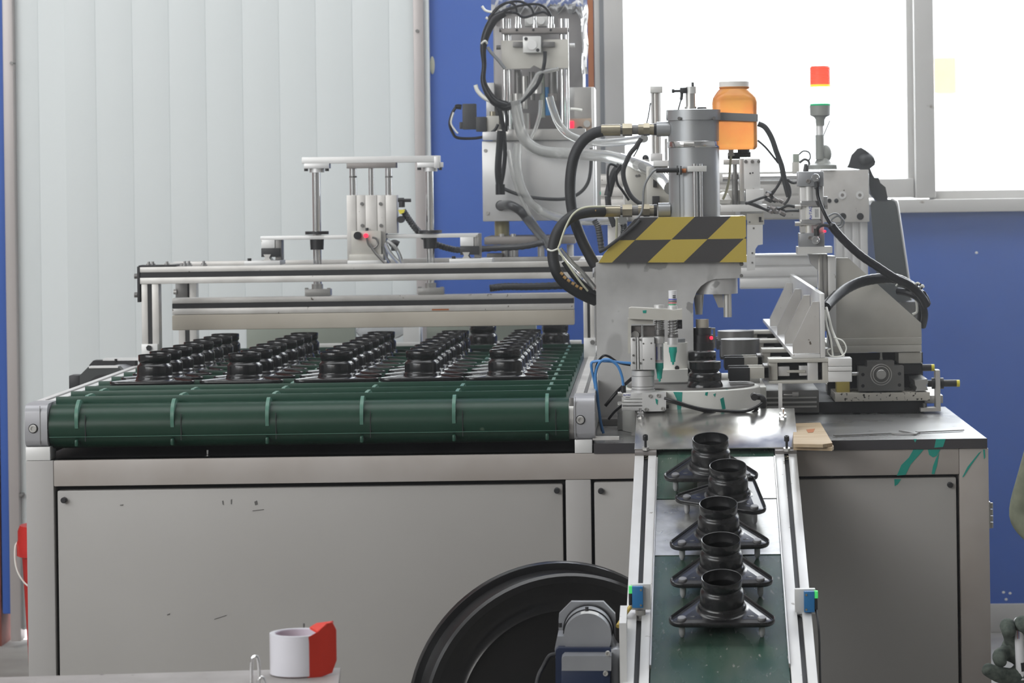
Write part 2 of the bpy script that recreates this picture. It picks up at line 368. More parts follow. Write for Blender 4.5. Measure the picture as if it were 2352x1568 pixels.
# back wall: red plaster at far left, blue board, window opening
X_RED = wx(10, 1100); X_B1 = wx(34, 600); X_CH1 = wx(42, 600); X_W1 = wx(52, 600)
X_W2 = wx(955, 300); X_CH2 = wx(990, 300); X_PO = wx(1366, 200)
SILL_Z = wz(484, 2200)
WIN_TOP = 3.3
back = struct('wall_back', MB().box(X_CH2 - .02, X_PO, WY, WY + 0.14, 0, ZT)
              .box(X_PO, 5.6, WY, WY + 0.14, 0, SILL_Z + 0.004).box(X_PO, 5.6, WY, WY + 0.14, WIN_TOP, ZT)
              .box(4.0, 5.6, WY, WY + 0.14, SILL_Z + 0.004, WIN_TOP), 'wall_blue')
part(back, 'red_plaster', MB().box(-5.6, X_RED - .01, WY - .02, WY + .14, 0, ZT), 'wall_red')
part(back, 'blue_post', MB().box(X_RED, X_CH1 - .015, WY - 0.05, WY + 0.1, 0.10, ZT, .006), 'wall_blue')
# white sandwich panels with shallow ribs between two metal channels
sheets = [(45, 98), (99, 149), (158, 955)]
seams = [97, 150, 157, 228, 312, 396, 480, 564, 648, 732, 816, 900, 957]
prev = X_CH1 - .01
for k, su in enumerate(seams):
    x1 = wx(su, 400)
    if x1 - prev < 0.004: continue
    yk = WY - 0.03 + (0.004 if k in (1,) else 0) + (0.012 if k == 2 else 0)
    part(back, 'panel', MB().box(prev, x1 - 0.0008, yk, WY + 0.1, 0.06, ZT, 0.0022), 'white_wall'); prev = x1
part(back, 'panel_backing', MB().box(X_CH1 - .01, X_CH2, WY - 0.0283, WY + 0.12, 0.05, ZT), 'white_wall')
c1 = part(back, 'metal_channel', MB().box(X_CH1 - .025, X_CH1 + .006, WY - 0.06, WY, 0.02, ZT, .003), 'channel_metal')
c2 = part(back, 'metal_channel', MB().box(X_W2, X_W2 + px(24, WY), WY - 0.045, WY, 0.02, ZT, .003), 'channel_metal')
part(c1, 'screw', MB().cy(26, 145, WY - .064, WY, 4), 'steel_dark')
part(c1, 'screw', MB().cy(47, 1137, WY - .064, WY, 4), 'steel_dark')
part(c2, 'screw', MB().cy(958, 71, WY - .05, WY, 4), 'steel_dark')
part(back, 'foam_blob', MB().ball(P(993, 150, WY), px(8, WY), sc=(.7, .3, 2.6)), 'hose_cream')
part(back, 'foam_blob', MB().ball(P(992, 455, WY), px(5, WY), sc=(.9, .5, 2)), 'label_white')
for (uu, vv, a_) in ((2305, 1360, 3), (2320, 1362, 3), (2311, 1376, 3), (2290, 1412, 6), (2243, 580, 3)):
    part(back, 'paint_chip', MB().ball(P(uu, vv, WY), px(a_, WY), seg=8, rings=5, sc=(1.2, .2, 1)), 'label_white')
struct('baseboard_back', MB().box(X_CH2, 5.6, WY - .02, WY, 0.0, 0.085, .004), 'window_white')
# big window with its posts, sill and panes
def windows():
    w = struct('window_1', MB().bp(1362, -700, 1384, 484, WY - .03, WY + .12, .004), 'window_white')
    part(w, 'post', MB().bp(1384, -700, 1430, 484, WY - .06, WY + .10, .006), 'window_white')
    part(w, 'post_groove', MB().bp(1374, -700, 1384, 484, WY - .035, WY - .02), 'grey_band')
    part(w, 'red_strip', MB().bp(1350, -40, 1363, 200, WY - .02, WY + .02), 'rust_mark')
    part(w, 'post', MB().bp(2096, -700, 2142, 455, WY - .06, WY + .10, .006), 'window_white')
    part(w, 'sash_stile', MB().bp(2078, -700, 2096, 425, WY - .02, WY + .04, .004), 'window_white')
    part(w, 'bottom_rail', MB().bp(1430, 414, 2100, 458, WY - .03, WY + .08, .004), 'window_white')
    part(w, 'window_sill', MB().bp(1384, 455, 3300, 485, WY - .065, WY + .13, .004), 'window_white')
    part(w, 'pane', MB().bp(1430, -700, 2080, 416, WY + .02, WY + .026), 'window_glass')
    w2 = struct('window_2', MB().bp(2142, 430, 3300, 458, WY - .03, WY + .08, .004), 'window_white')
    part(w2, 'pane', MB().bp(2142, -700, 3300, 432, WY + .02, WY + .026), 'window_glass')
    part(w2, 'post', MB().bp(3240, -700, 3300, 458, WY - .06, WY + .1, .004), 'window_white')
windows()
gm = part(back, 'paint_mark', MB().bp(1384, 440, 1391, 470, WY - .064, WY - .06).bp(1378, 440, 1386, 447, WY - .064, WY - .06), 'paint_green')
part(back, 'paint_mark', MB().bp(1408, 437, 1417, 464, WY - .064, WY - .06), 'paint_green')
part(back, 'paint_mark', MB().bp(1364, 437, 1369, 470, WY - .064, WY - .06), 'paint_green')
# outside
struct('ground_outside', MB().box(-12, 25, 8.7, 60, -0.3, -0.1), 'outside_pale')
ob = thing('outbuilding', 'pale building seen hazily through the right-hand window', 'building', (9.0, 24, -0.1))
part(ob, 'wall', MB().box(P(2150, 0, 24).x, 16, 24, 26, -0.1, P(2150, 130, 24).z), 'outside_pale')
part(ob, 'tan_panel', MB().bp(2146, 132, 2196, 214, 23.9, 24.0), 'outside_tan', 'tan panel')
part(ob, 'window', MB().bp(2308, 20, 2400, 190, 23.92, 24.0), 'label_silver', 'grey window')

# ================================================================== MACHINE CABINET
CY = 5.80
CX0 = P(62, 1300, CY).x; CX1 = P(2274, 1300, CY).x; CT = 0.810
cab = thing('machine_cabinet', 'long grey painted steel cabinet carrying the green belt conveyor and presses', 'cabinet', ((CX0 + CX1) / 2, 6.2, 0))
D0 = P(128, 1300, CY).x; D1 = P(1299, 1300, CY).x; D2 = P(1362, 1300, CY).x; D3 = P(2204, 1300, CY).x
DT1 = P(700, 1116, CY).z; DT2 = P(1800, 1098, CY).z; CB = 0.10; XS = -0.12
def fr(*a): return MB().box(*a, .003)
part(cab, 'corner_post', fr(CX0, D0 - .002, CY, CY + .06, CB, CT), 'painted_cabinet')
part(cab, 'top_rail', fr(D0 - .002, D3 + .002, CY, CY + .06, max(DT1, DT2) + .003, CT), 'stained_cabinet')
part(cab, 'middle_post', fr(D1 + .002, D2 - .002, CY, CY + .06, CB, max(DT1, DT2) + .003), 'painted_cabinet')
part(cab, 'corner_post', fr(D3 + .002, CX1, CY, CY + .06, CB, CT), 'stained_cabinet')
part(cab, 'bottom_rail', fr(D0 - .002, D3 + .002, CY, CY + .06, CB, CB + .06), 'painted_cabinet')
part(cab, 'side_panel', MB().box(CX0 + .002, CX0 + .02, CY + .06, 7.9, CB, CT), 'painted_cabinet')
part(cab, 'side_panel', MB().box(CX1 - .02, CX1 - .002, CY + .06, 6.62, CB, CT), 'painted_cabinet')
part(cab, 'shaded_top_sheet', MB().box(CX0 + .002, XS, CY + .01, 7.9, CT - .004, CT), 'slot_black')  # cabinet top in black, standing in for shade under the conveyor
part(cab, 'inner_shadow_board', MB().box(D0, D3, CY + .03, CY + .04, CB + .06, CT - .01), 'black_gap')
part(cab, 'rear_panel', MB().box(CX0 + .02, XS, 7.86, 7.9, CB, CT).box(XS, CX1 - .02, 6.6, 6.62, CB, CT), 'painted_cabinet')
for sx in (CX0 + .03, -0.05, CX1 - .06):
    part(cab, 'foot', MB().cyl((sx, CY + .08, 0), (sx, CY + .08, CB), .022).cyl((sx, CY + .08, 0), (sx, CY + .08, .015), .04), 'steel_dark')
def door(x0, x1, zt, knobs, mat):
    d = part(cab, 'door', MB().box(x0 + .004, x1 - .004, CY + .004, CY + .026, CB + .065, zt - .003, .004), mat)
    for (u, v) in knobs:
        c = P(u, v, CY)
        part(d, 'knob', MB().lathe([(0, -.010), (.0045, -.010), (.006, -.008), (.006, .006), (0, .006)], (c.x, CY + .002, c.z), (0, 1, 0), 14), 'black_plastic')
door(D0, D1, DT1, [(147, 1148), (1279, 1126)], 'cabinet_door')
door(D2, D3, DT2, [(1380, 1127), (2182, 1113)], 'cabinet_door')
for pts in ([(510, 1150), (513, 1149), (514, 1160), (511, 1158)], [(530, 1147), (533, 1146), (532, 1158), (530, 1157)], [(584, 1152), (590, 1149), (592, 1158), (586, 1160)], [(580, 1172), (606, 1169), (606, 1170.5), (580, 1173.5)], [(492, 1421), (520, 1412), (520, 1413.5), (492, 1422.5)], [(383, 1411), (390, 1408), (390, 1411), (384, 1413)], [(275, 1159), (283, 1158), (282, 1161), (276, 1161)]):
    part(cab, 'scuff_mark', MB().poly(pts, CY + .0032, CY + .0045), 'steel_dark')
h = MB()
for k in range(4): h.cyl((CX1 + .007, CY + .03, P(2280, 1158 + 15 * k, CY).z), (CX1 + .007, CY + .03, P(2280, 1171 + 15 * k, CY).z), .0045, seg=12)
h.box(CX1, CX1 + .005, CY + .02, CY + .05, P(2280, 1216, CY).z, P(2280, 1155, CY).z)
part(cab, 'hinge', h, 'steel')
# teal paint drips on the top rail and the right-hand post
for k, pts in enumerate([[(2098, 1032), (2122, 1032), (2108, 1048), (2092, 1066), (2080, 1090), (2060, 1092), (2070, 1068), (2088, 1050)],
            [(2131, 1032), (2160, 1032), (2152, 1046), (2143, 1050), (2134, 1044)], [(2150, 1052), (2157, 1040), (2152, 1070), (2146, 1089), (2140, 1088), (2143, 1070)],
            [(2054, 1100), (2070, 1100), (2062, 1112), (2055, 1116)], [(2258, 1032), (2262, 1032), (2263, 1050), (2260, 1054)],
            [(2248, 1040), (2254, 1036), (2232, 1066), (2214, 1094), (2210, 1096), (2222, 1072)]]):
    part(cab, 'paint_drip', MB().poly(pts, CY + (.0032 if k == 3 else -.0008), CY + .004), 'paint_teal')

wt = thing('steel_worktop', 'dark steel worktop plate with black front edge on the cabinet\'s right half', 'worktop', (0.3, 6.2, CT))
WX1 = P(2267, 1006, CY).x
part(wt, 'plate', MB().box(XS, WX1, CY + .001, 6.62, CT, .8295), 'worktop_steel')
part(wt, 'front_edge', MB().box(XS, WX1, CY - .004, CY + .001, CT, .830), 'black_edge', 'black front edge')
for pts in ([(2098, 1008), (2106, 1008), (2102, 1016)], [(2150, 1008), (2172, 1008), (2166, 1026), (2146, 1028)]):
    part(wt, 'paint_drip', MB().poly(pts, CY - .0048, CY - .003), 'paint_teal')
# things lying on the worktop
def onz(u, v, z): 
    Y = (EYE - z) * F / un(u, v)[1]; return P(u, v, Y)
wb = thing('wood_board', 'weathered plywood offcut lying on the worktop beside the exit conveyor', 'board', onz(1866, 1000, .83))
part(wb, 'upper_ply', MB().prism([onz(1822, 972, .845), onz(1884, 970, .845), onz(1893, 985, .845), (onz(1912, 1017, .845)), onz(1890, 1020, .845), onz(1822, 1019, .845)], (0, 0, -.0065)), 'wood')
part(wb, 'lower_ply', MB().prism([onz(1822, 985, .838), onz(1886, 985, .838), onz(1915, 1024, .838), onz(1911, 1027, .838), onz(1822, 1025, .838)], (0, 0, -.007)), 'wood')
part(wb, 'knot_hole', MB().prism([onz(1852, 986, .8456), onz(1872, 984, .8456), onz(1868, 992, .8456), onz(1856, 993, .8456)], (0, 0, -.0004)), 'rust_mark')
sc_ = MB()
zt = .8315
for (a, b_) in (((1916, 1001), (2055, 995)), ((2050, 996), (2105, 997)), ((2070, 990), (2108, 996)), ((2105, 993), (2212, 988))):
    pa = P(*a, 5.87); pb = P(*b_, 5.90)
    Ya = (EYE - zt) * F / un(*a)[1]; Yb = (EYE - zt) * F / un(*b_)[1]
    pa = P(*a, Ya); pb = P(*b_, Yb); d = (pb - pa); n_ = Vector((-d.y, d.x, 0)).normalized() * .006
    sc_.prism([pa + n_, pa - n_, pb - n_, pb + n_], (0, 0, .002))
solo('scraper_strip', sc_, 'steel_dark', 'thin dark metal strip with teal paint lying across the worktop', 'strip')

# added scatter volume imitating lens glare around the window bay
def haze():
    m = bpy.data.materials.new('haze_air'); m.use_nodes = True; t = m.node_tree; t.nodes.clear()
    o_ = t.nodes.new('ShaderNodeOutputMaterial'); v_ = t.nodes.new('ShaderNodeVolumeScatter')
    v_.inputs['Color'].default_value = (0.97, 0.98, 1.0, 1); v_.inputs['Density'].default_value = 0.016; v_.inputs['Anisotropy'].default_value = 0.45
    t.links.new(v_.outputs[0], o_.inputs['Volume']); MATS['haze_air'] = m
    o = bpy.data.objects.new('haze', mesh_of('haze', MB().box(-5.5, 5.5, 4.4, 8.38, 0.02, 4.55), 'haze_air')); COL.objects.link(o); o['kind'] = 'stuff'
    o['label'] = 'thin bright veil added in the air, imitating lens glare before the window'
haze()
# ================================================================== WIDE GREEN BELT CONVEYOR
RXL = P(58, 980, CY).x; RXR = P(1365, 965, CY).x       # outer faces of the rails
RT = 0.926; BELT = 0.922; CLT = 0.936; BX0 = P(107, 980, CY).x + .002; BX1 = P(1306, 965, CY).x; YF = 7.72
conv = thing('belt_conveyor', 'wide conveyor with cleated dark green belt and silver side rails', 'conveyor', ((RXL + RXR) / 2, 6.7, CT))
def rail(x0, x1, inner):
    r = part(conv, 'side_rail', MB().box(x0, x1, CY + .10, YF, .838, RT, .002), 'aluminium_white' if x0 < -1 else 'aluminium_worn')
    w = (x1 - x0)
    part(r, 'slot', MB().box(x0 + w * .42, x0 + w * .6, CY + .11, YF - .01, RT, RT + .0008), 'steel_dark')
    cap = []
    for i in range(9):
        t = math.pi * i / 8; cap.append((CY + .022 - .022 * math.sin(t) , 0))
    # rounded end cap profile in the YZ plane
    pts = [Vector((x0 - .001, CY + .10, RT)), Vector((x0 - .001, CY + .022, RT))]
    for i in range(1, 8):
        t = math.pi / 2 * i / 8; pts.append(Vector((x0 - .001, CY + .022 - .022 * math.sin(t), RT - .022 + .022 * math.cos(t))))
    for i in range(1, 9):
        t = math.pi / 2 * i / 8; pts.append(Vector((x0 - .001, CY + .018 * (1 - math.cos(t)), .838 + .018 - .018 * math.sin(t))))
    pts.append(Vector((x0 - .001, CY + .10, .838)))
    c = part(conv, 'end_cap', MB().prism(pts, (w + .002, 0, 0)), 'endcap_grey')
    return c
LRW = BX0 - RXL - .002; 
ca = rail(RXL, RXL + LRW, 1); part(ca, 'socket_bolt', MB().bolt(76, 984, CY, 9), 'steel'); part(ca, 'bolt_ring', MB().cy(76, 984, CY - .0008, CY + .01, 11), 'slot_black')
part(ca, 'cap_seam', MB().bp(91.5, 932, 92.5, 1022, CY - .0005, CY + .002), 'steel_dark')
cb = rail(BX1 + .012, RXR, -1); part(cb, 'socket_bolt', MB().bolt(1333, 964, CY, 9), 'steel'); part(cb, 'bolt_ring', MB().cy(1333, 964, CY - .0008, CY + .01, 11), 'slot_black')
part(cb, 'cap_seam', MB().bp(1321.5, 912, 1322.5, 1010, CY - .0005, CY + .002), 'steel_dark')
part(conv, 'rail_lip', MB().box(BX1 + .001, BX1 + .012, CY + .02, YF, .85, RT - .003, .001), 'steel_dark')
for (a, b_) in ((CX0 + .0, CX0 + .05), (P(1320, 1026, CY).x, P(1360, 1026, CY).x)):
    for yy in (CY + .002, 6.8, YF - .1):
        part(conv, 'foot_block', MB().box(a, b_, yy, yy + .06, CT + .0005, .838, .001), 'aluminium_white')
part(conv, 'adjusting_screw', MB().cv(477, 1033, 1050, CY + .05, 3).cv(477, 1046, 1050, CY + .05, 6), 'chrome')
# belt: loop over front and rear rollers
def belt_loop(off, y0, y1, r):
    pts = []
    zc = BELT - r
    for i in range(25):
        t = math.pi / 2 + math.pi * i / 24; pts.append(((y0 + r) + (r + off) * math.cos(t), zc + (r + off) * math.sin(t)))
    for i in range(25):
        t = -math.pi / 2 + math.pi * i / 24; pts.append(((y1 - r) + (r + off) * math.cos(t), zc + (r + off) * math.sin(t)))
    return pts
def ring_strip(x0, x1, out, inn):
    m = MB(); n = len(out); vs_ = []
    for x in (x0, x1):
        for q in (out, inn): vs_ += [(x, y, z) for y, z in q]
    fs = []
    for i in range(n):
        j = (i + 1) % n
        fs += [(i, j, 2 * n + j, 2 * n + i), (n + i, 3 * n + i, 3 * n + j, n + j), (i, n + i, n + j, j), (2 * n + i, 2 * n + j, 3 * n + j, 3 * n + i)]
    return m.add(vs_, fs)
R0 = 0.0455
part(conv, 'belt', ring_strip(BX0 + .001, BX1, belt_loop(0, CY + .004, YF, R0), belt_loop(-.003, CY + .004, YF, R0)), 'green_belt')
part(conv, 'belt_seam', MB().box(BX0 + .002, BX1 - .001, CY + .0028, CY + .0045, .857, .8578), 'green_divider')
part(conv, 'roller', MB().cyl((BX0, CY + .004 + R0, BELT - R0), (BX1 + .01, CY + .004 + R0, BELT - R0), R0 - .004, seg=28), 'steel')
part(conv, 'roller', MB().cyl((BX0, YF - R0, BELT - R0), (BX1 + .01, YF - R0, BELT - R0), R0 - .004, seg=28), 'steel')
part(conv, 'bed_plate', MB().box(BX0, BX1, CY + .1, YF - .1, .845, .88), 'slot_black')
DYC = 0.1515
for j in range(12):
    y = 5.865 + j * DYC
    part(conv, 'cleat', MB().box(BX0 + .004, BX1 - .006, y, y + .0045, BELT - .0005, CLT, .001), 'green_cleat')
DX = [P(u, 925, 5.83).x for u in (181, 400, 617, 833, 1044, 1257)]
def divider(y0, y1):
    m = MB(); n = 10; w = .0035
    top = []
    for i in range(n + 1):
        t = i / n; top.append((y0 + (y1 - y0) * t, BELT + .0125 * min(1, 3.2 * min(t, 1 - t) + .08)))
    pts = [Vector((-w, y, z)) for y, z in top] + [Vector((-w, y1, BELT - .001)), Vector((-w, y0, BELT - .001))]
    return m.prism(pts, (2 * w, 0, 0))
def front_divider():
    m = MB(); w = .0035; r = R0; zc = BELT - r; yc = CY + .004 + r; out = []; inn = []
    for i in range(15):
        a_ = math.radians(72 + (182 - 72) * i / 14); h_ = .013 * min(1, 2.6 * min(i / 14, 1 - i / 14) + .1)
        out.append(Vector((-w, yc + (r + h_) * math.cos(a_), zc + (r + h_) * math.sin(a_)))); inn.append(Vector((-w, yc + (r - .0005) * math.cos(a_), zc + (r - .0005) * math.sin(a_))))
    n = len(out); vs_ = out + inn; vs_ = vs_ + [q + Vector((2 * w, 0, 0)) for q in vs_]; fs = []
    for i in range(n - 1):
        fs += [(i, i + 1, n + i + 1, n + i), (2 * n + i, 3 * n + i, 3 * n + i + 1, 2 * n + i + 1), (i, 2 * n + i, 2 * n + i + 1, i + 1), (n + i, n + i + 1, 3 * n + i + 1, 3 * n + i)]
    fs += [(0, n, 3 * n, 2 * n), (n - 1, 3 * n - 1, 4 * n - 1, 2 * n - 1)]
    return m.add(vs_, fs)
dm = mesh_of('divider', divider(5.865 + .012, 5.865 + DYC - .006), 'green_divider')
fm = mesh_of('divider', front_divider(), 'green_divider')
lm = mesh_of('divider', divider(CY + .2, CY + .2), 'green_divider')
for x in DX:
    o = bpy.data.objects.new('divider', fm); COL.objects.link(o); o.parent = conv; o.location = Vector((x, 0, 0)) - OFF[conv.name]
    lowm = MB().box(x - .0035, x + .0035, CY - .003, CY + .02, .838, .852, .003)
    part(conv, 'divider', lowm, 'green_cleat')
    part(conv, 'belt_seam', MB().bp(0, 0, 1, 1, CY, CY) if False else MB().box(x + .017, x + .0185, CY + .0030, CY + .006, .848, .902), 'slot_black')
    for j in range(11):
        o = bpy.data.objects.new('divider', dm); COL.objects.link(o); o.parent = conv; o.location = Vector((x + .0, j * DYC, 0)) - OFF[conv.name]
# rear crossbar roller beyond the belt
part(conv, 'rear_guide_tube', MB().ch(640, 1336, 796, 7.76, 11), 'white_nylon', 'cream guide tube')
for u_ in (660, 1325): part(conv, 'tube_stay', MB().bp(u_ - 4, 796, u_ + 4, 850, 7.70, 7.78), 'aluminium_worn')

# ================================================================== BLACK FLANGED BRACKETS
SH = 0.1396 / 2; CRR = 0.0222; YB = -0.0403; YA = 0.0806
def tri(r, n=8):
    cs = [Vector((-SH, YB)), Vector((SH, YB)), Vector((0, YA))]
    a0 = [(-210, -90), (-90, 30), (30, 150)]; pts = []
    for c, (s0, s1) in zip(cs, a0):
        for i in range(n + 1):
            t = math.radians(s0 + (s1 - s0) * i / n); pts.append(Vector((c.x + r * math.cos(t), c.y + r * math.sin(t))))
    return pts
def flange():
    m = MB(); rings = [(CRR, -.006), (CRR + .0008, -.004), (CRR + .0008, .001), (CRR - .0005, .0022), (CRR - .0022, .001), (CRR - .0032, -.0022), (CRR - .006, -.0028), (CRR - .006, -.0055), (CRR - .003, -.0055)]
    n = 27; 
    for r, z in rings:
        m.v += [Vector((p.x, p.y, z)) for p in tri(r)]
    for j in range(len(rings) - 1):
        for i in range(n): m.f.append((j * n + i, j * n + (i + 1) % n, (j + 1) * n + (i + 1) % n, (j + 1) * n + i))
    j = len(rings) - 1
    for i in range(n): m.f.append((j * n + i, j * n + (i + 1) % n, (i + 1) % n, i))
    # plate inside the rim (dished towards the collar)
    q = [(CRR - .004, -.0028), (CRR - .016, -.0012), (CRR - .0205, 0.0)]
    b0 = len(m.v)
    for r, z in q: m.v += [Vector((p.x, p.y, z)) for p in tri(r)]
    for j in range(len(q) - 1):
        for i in range(n): m.f.append((b0 + j * n + i, b0 + j * n + (i + 1) % n, b0 + (j + 1) * n + (i + 1) % n, b0 + (j + 1) * n + i))
    m.f.append(tuple(b0 + 2 * n + i for i in range(n)))
    return m
def collar():
    pr = [(.0480, -.0005), (.0450, .0005), (.0428, .002), (.0413, .004), (.0411, .0085), (.0401, .0105), (.0387, .012), (.0388, .0145), (.0386, .031), (.0378, .0350), (.0356, .0375), (.0336, .0395), (.0331, .042), (.0345, .0442), (.0356, .0460),
          (.0360, .0590), (.0354, .0605), (.0343, .0600), (.0342, .046), (.0315, .0425), (.0315, .040), (.0350, .035), (.0365, .019), (.0360, .0160), (.0290, .0150), (.0285, .0005), (.0450, .0002)]
    return MB().lathe(pr, seg=40, close=True)
def bracket(name, label, mats, studs, loc, rot, group):
    t = thing(name, label, 'bracket', loc, group, rot, local=True)
    part(t, 'flange_plate', flange(), mats, ang=50); cm_ = collar()
    if not studs:
        for q_ in cm_.v: q_.z *= .955
    part(t, 'collar', cm_, mats, ang=60)
    for cx, cy_ in ((-SH, YB), (SH, YB), (0, YA)):
        m = MB().lathe([(0, .0035), (.0066, .0035), (.0078, .0022), (.0080, -.001), (.0080, -.0030), (0, -.003)], (cx, cy_, 0), seg=18)
        if studs:
            part(t, 'stud_head', m, 'stud_head', 'grey round bolt head')
            part(t, 'stud', MB().lathe([(0, -.034), (.0028, -.034), (.0052, -.029), (.0055, -.027), (.0055, -.004), (0, -.004)], (cx, cy_, 0), seg=14), 'stud', 'bare metal stud')
    part(t, 'pressed_slot', MB().ball((-.050, -.030, -.0008), .006, 12, 6, (1.2, .55, .25)), mats)
    part(t, 'pressed_slot', MB().ball((.050, -.030, -.0008), .006, 12, 6, (1.2, .55, .25)), mats)
    return t
ORD = ['first', 'second', 'third', 'fourth', 'fifth', 'sixth', 'seventh', 'eighth', 'ninth']
colx = [-1.0976, -.897, -.6986, -.5087, -.3212]
src = None
GRP = 'black flanged brackets on the wide green belt'
for ci, x in enumerate(colx):
    for k in range(8):
        lab = 'glossy black flanged bracket on wide green belt, %s column from left, %s from front' % (ORD[ci], ORD[k])
        loc = (x + random.uniform(-.004, .004), 6.268 + .1505 * k + random.uniform(-.003, .003), CLT + .0035 - .0016 * k)
        rz = random.uniform(-.10, .10)
        if src is None:
            src = bracket('flanged_bracket', lab, 'bracket_black', False, loc, (0, 0, rz), GRP); o = src
        else:
            o = copy_tree(src); o['label'] = lab; o.location = loc; o.rotation_euler = (0, 0, rz)
for (u, v, lb) in ((1107, 760, 'glossy black flanged bracket standing alone at belt\'s far end, left one'), (1274, 758, 'glossy black flanged bracket standing alone at belt\'s far end, right one')):
    o = copy_tree(src); o['label'] = lb; q = P(u, v, 7.55); o.location = (q.x, 7.585, .926); o.rotation_euler = (0, 0, .3)

# ================================================================== EXIT CONVEYOR (slopes towards the camera)
TA = math.radians(16.5); YAW = -0.020
EO = Vector((P(1644, 1045, 5.75).x, 5.75, .806))
ex = thing('exit_conveyor', 'narrow sloping green belt conveyor with slotted aluminium side rails', 'conveyor', EO, rot=(TA, 0, YAW), local=True)
EM = Matrix.Translation(EO) @ Euler((TA, 0, YAW)).to_matrix().to_4x4()
EH = 0.1645; RW = 0.044; LEN = 1.16
def proj(p):
    a = p.x * F / p.y; b = (EYE - p.z) * F / p.y
    return U0 + a * CR + b * SR, V0 - a * SR + b * CR
def on_belt(u, v, h):                      # local (x, y) of the point at height h above the belt seen at u, v
    x, y = 0.0, -0.3
    for _ in range(60):
        pu, pv = proj(EM @ Vector((x, y, h))); x += (u - pu) * 5.3 / F * .8; y -= (v - pv) * 5.3 / F * 2.0
    return x, y
bx = EH - RW - .002
part(ex, 'belt', MB().add(*(lambda o_, i_: ([(x, y, z) for x in (-bx, bx) for (y, z) in o_ + i_],
     sum([[(i, i + 1, 2 * len(o_) + i + 1, 2 * len(o_) + i), (len(o_) + i, 3 * len(o_) + i, 3 * len(o_) + i + 1, len(o_) + i + 1)] for i in range(len(o_) - 1)], [])))(
     [(.16, 0)] + [(-LEN + .0 + .036 * math.cos(t) , -.036 + .036 * math.sin(t)) for t in [math.pi / 2 + math.pi * i / 12 for i in range(13)]] + [(.16, -.072)],
     [(.16, -.003)] + [(-LEN + .033 * math.cos(t), -.036 + .033 * math.sin(t)) for t in [math.pi / 2 + math.pi * i / 12 for i in range(13)]] + [(.16, -.069)])), 'exit_belt')
part(ex, 'roller', MB().cyl((-bx, -LEN, -.036), (bx, -LEN, -.036), .032, seg=24), 'steel')
# thin sheet lining laid under the belt edge (bright galvanised strips)
def sheet(x0, x1, y0, y1, z): return MB().box(x0, x1, y0, y1, z, z + .001)
yA = on_belt(1650, 1275, .0)[1]; yB = on_belt(1700, 1147, .0)[1]
part(ex, 'sheet_liner', sheet(-bx + .0015, bx - .0015, yA, yB, .0004), 'galvanised')
part(ex, 'sheet_liner', sheet(-bx * .32, bx - .0015, yB, -.012, .0016), 'galvanised')
part(ex, 'sheet_liner', sheet(-bx + .0015, -bx * .66, yB + .004, -.012, .0010), 'exit_belt')
for sgn in (-1, 1):
    xo, xi = sgn * EH, sgn * (EH - RW)
    a, b_ = min(xo, xi), max(xo, xi); w = b_ - a
    r = part(ex, 'side_rail', MB().box(a, a + w * .42, -LEN + .05, .19, -.075, .003, .0012).box(a + w * .62, b_, -LEN + .05, .19, -.075, .003, .0012).box(a, b_, -LEN + .05, .19, -.074, -.006), 'aluminium_white')
    part(r, 'slot', MB().box(a + w * .42, a + w * .62, -LEN + .06, .19, -.007, -.005), 'slot_black')
    part(ex, 'belt_guard_lip', MB().box(xi - (.003 if sgn > 0 else -.0005), xi - (.0005 if sgn > 0 else -.003), -LEN + .2, -.02, -.01, .0075), 'steel')
    pts = [Vector((a - .001, -LEN + .05, .005)), Vector((a - .001, -LEN + .0, .005))] + [Vector((a - .001, -LEN - .040 * math.sin(t), -.036 + .041 * math.cos(t))) for t in [math.pi * i / 12 for i in range(1, 13)]] + [Vector((a - .001, -LEN + .05, -.077))]
    cp = part(ex, 'end_cap', MB().prism(pts, (w + .002, 0, 0)), 'endcap_grey' if sgn < 0 else 'aluminium')
    if sgn > 0:
        random.seed(3)
        for k in range(26):
            cxk = random.uniform(a + .004, b_ - .005); cyk = random.uniform(-LEN - .003, -LEN + .047)
            part(cp, 'paint_daub', MB().ball((cxk, cyk, .0052), .0042, 8, 5, (random.uniform(.6, 1.7), random.uniform(.4, .9), .12)), 'paint_teal' if k % 5 < 3 else 'slot_black')
# cover plate at the top, held by four cap screws
part(ex, 'cover_plate', MB().box(-EH - .001, EH + .003, .012, .232, .010, .0125, .0008), 'plate_paint')
for sx_ in (-EH, EH - RW): part(ex, 'plate_spacer', MB().box(sx_, sx_ + RW, .0, .18, .003, .010), 'brown_steel')
for (u, v) in ((1483, 1032), (1807, 1034), (1471, 960), (1798, 962)):
    x, y = on_belt(u, v, .0125)
    front = v > 1000
    sb = MB()
    if front:
        part(ex, 'cap_screw', sb.cyl((x, y, .0125), (x, y, .034), .0026).lathe([(0, .0335), (.0052, .0335), (.0052, .043), (.0045, .044), (.0028, .044), (.0026, .039), (0, .039)], (x, y, 0)), 'black_plastic', 'black socket cap screw')
        part(ex, 'nut', MB().cyl((x, y, .0125), (x, y, .018), .0075, seg=6), 'steel')
        part(ex, 'spring', MB().tube([(x + .006 * math.cos(t), y + .006 * math.sin(t), -.012 + t * .0007) for t in [i * .8 for i in range(24)]], .0009, 6, 2), 'brass_fitting')
    else:
        part(ex, 'cap_screw', sb.cyl((x, y, .0125), (x, y, .036), .0030), 'chrome', 'bright stud')
        part(ex, 'nut', MB().cyl((x, y, .0125), (x, y, .018), .0078, seg=6).cyl((x, y, .021), (x, y, .026), .0072, seg=6), 'chrome')
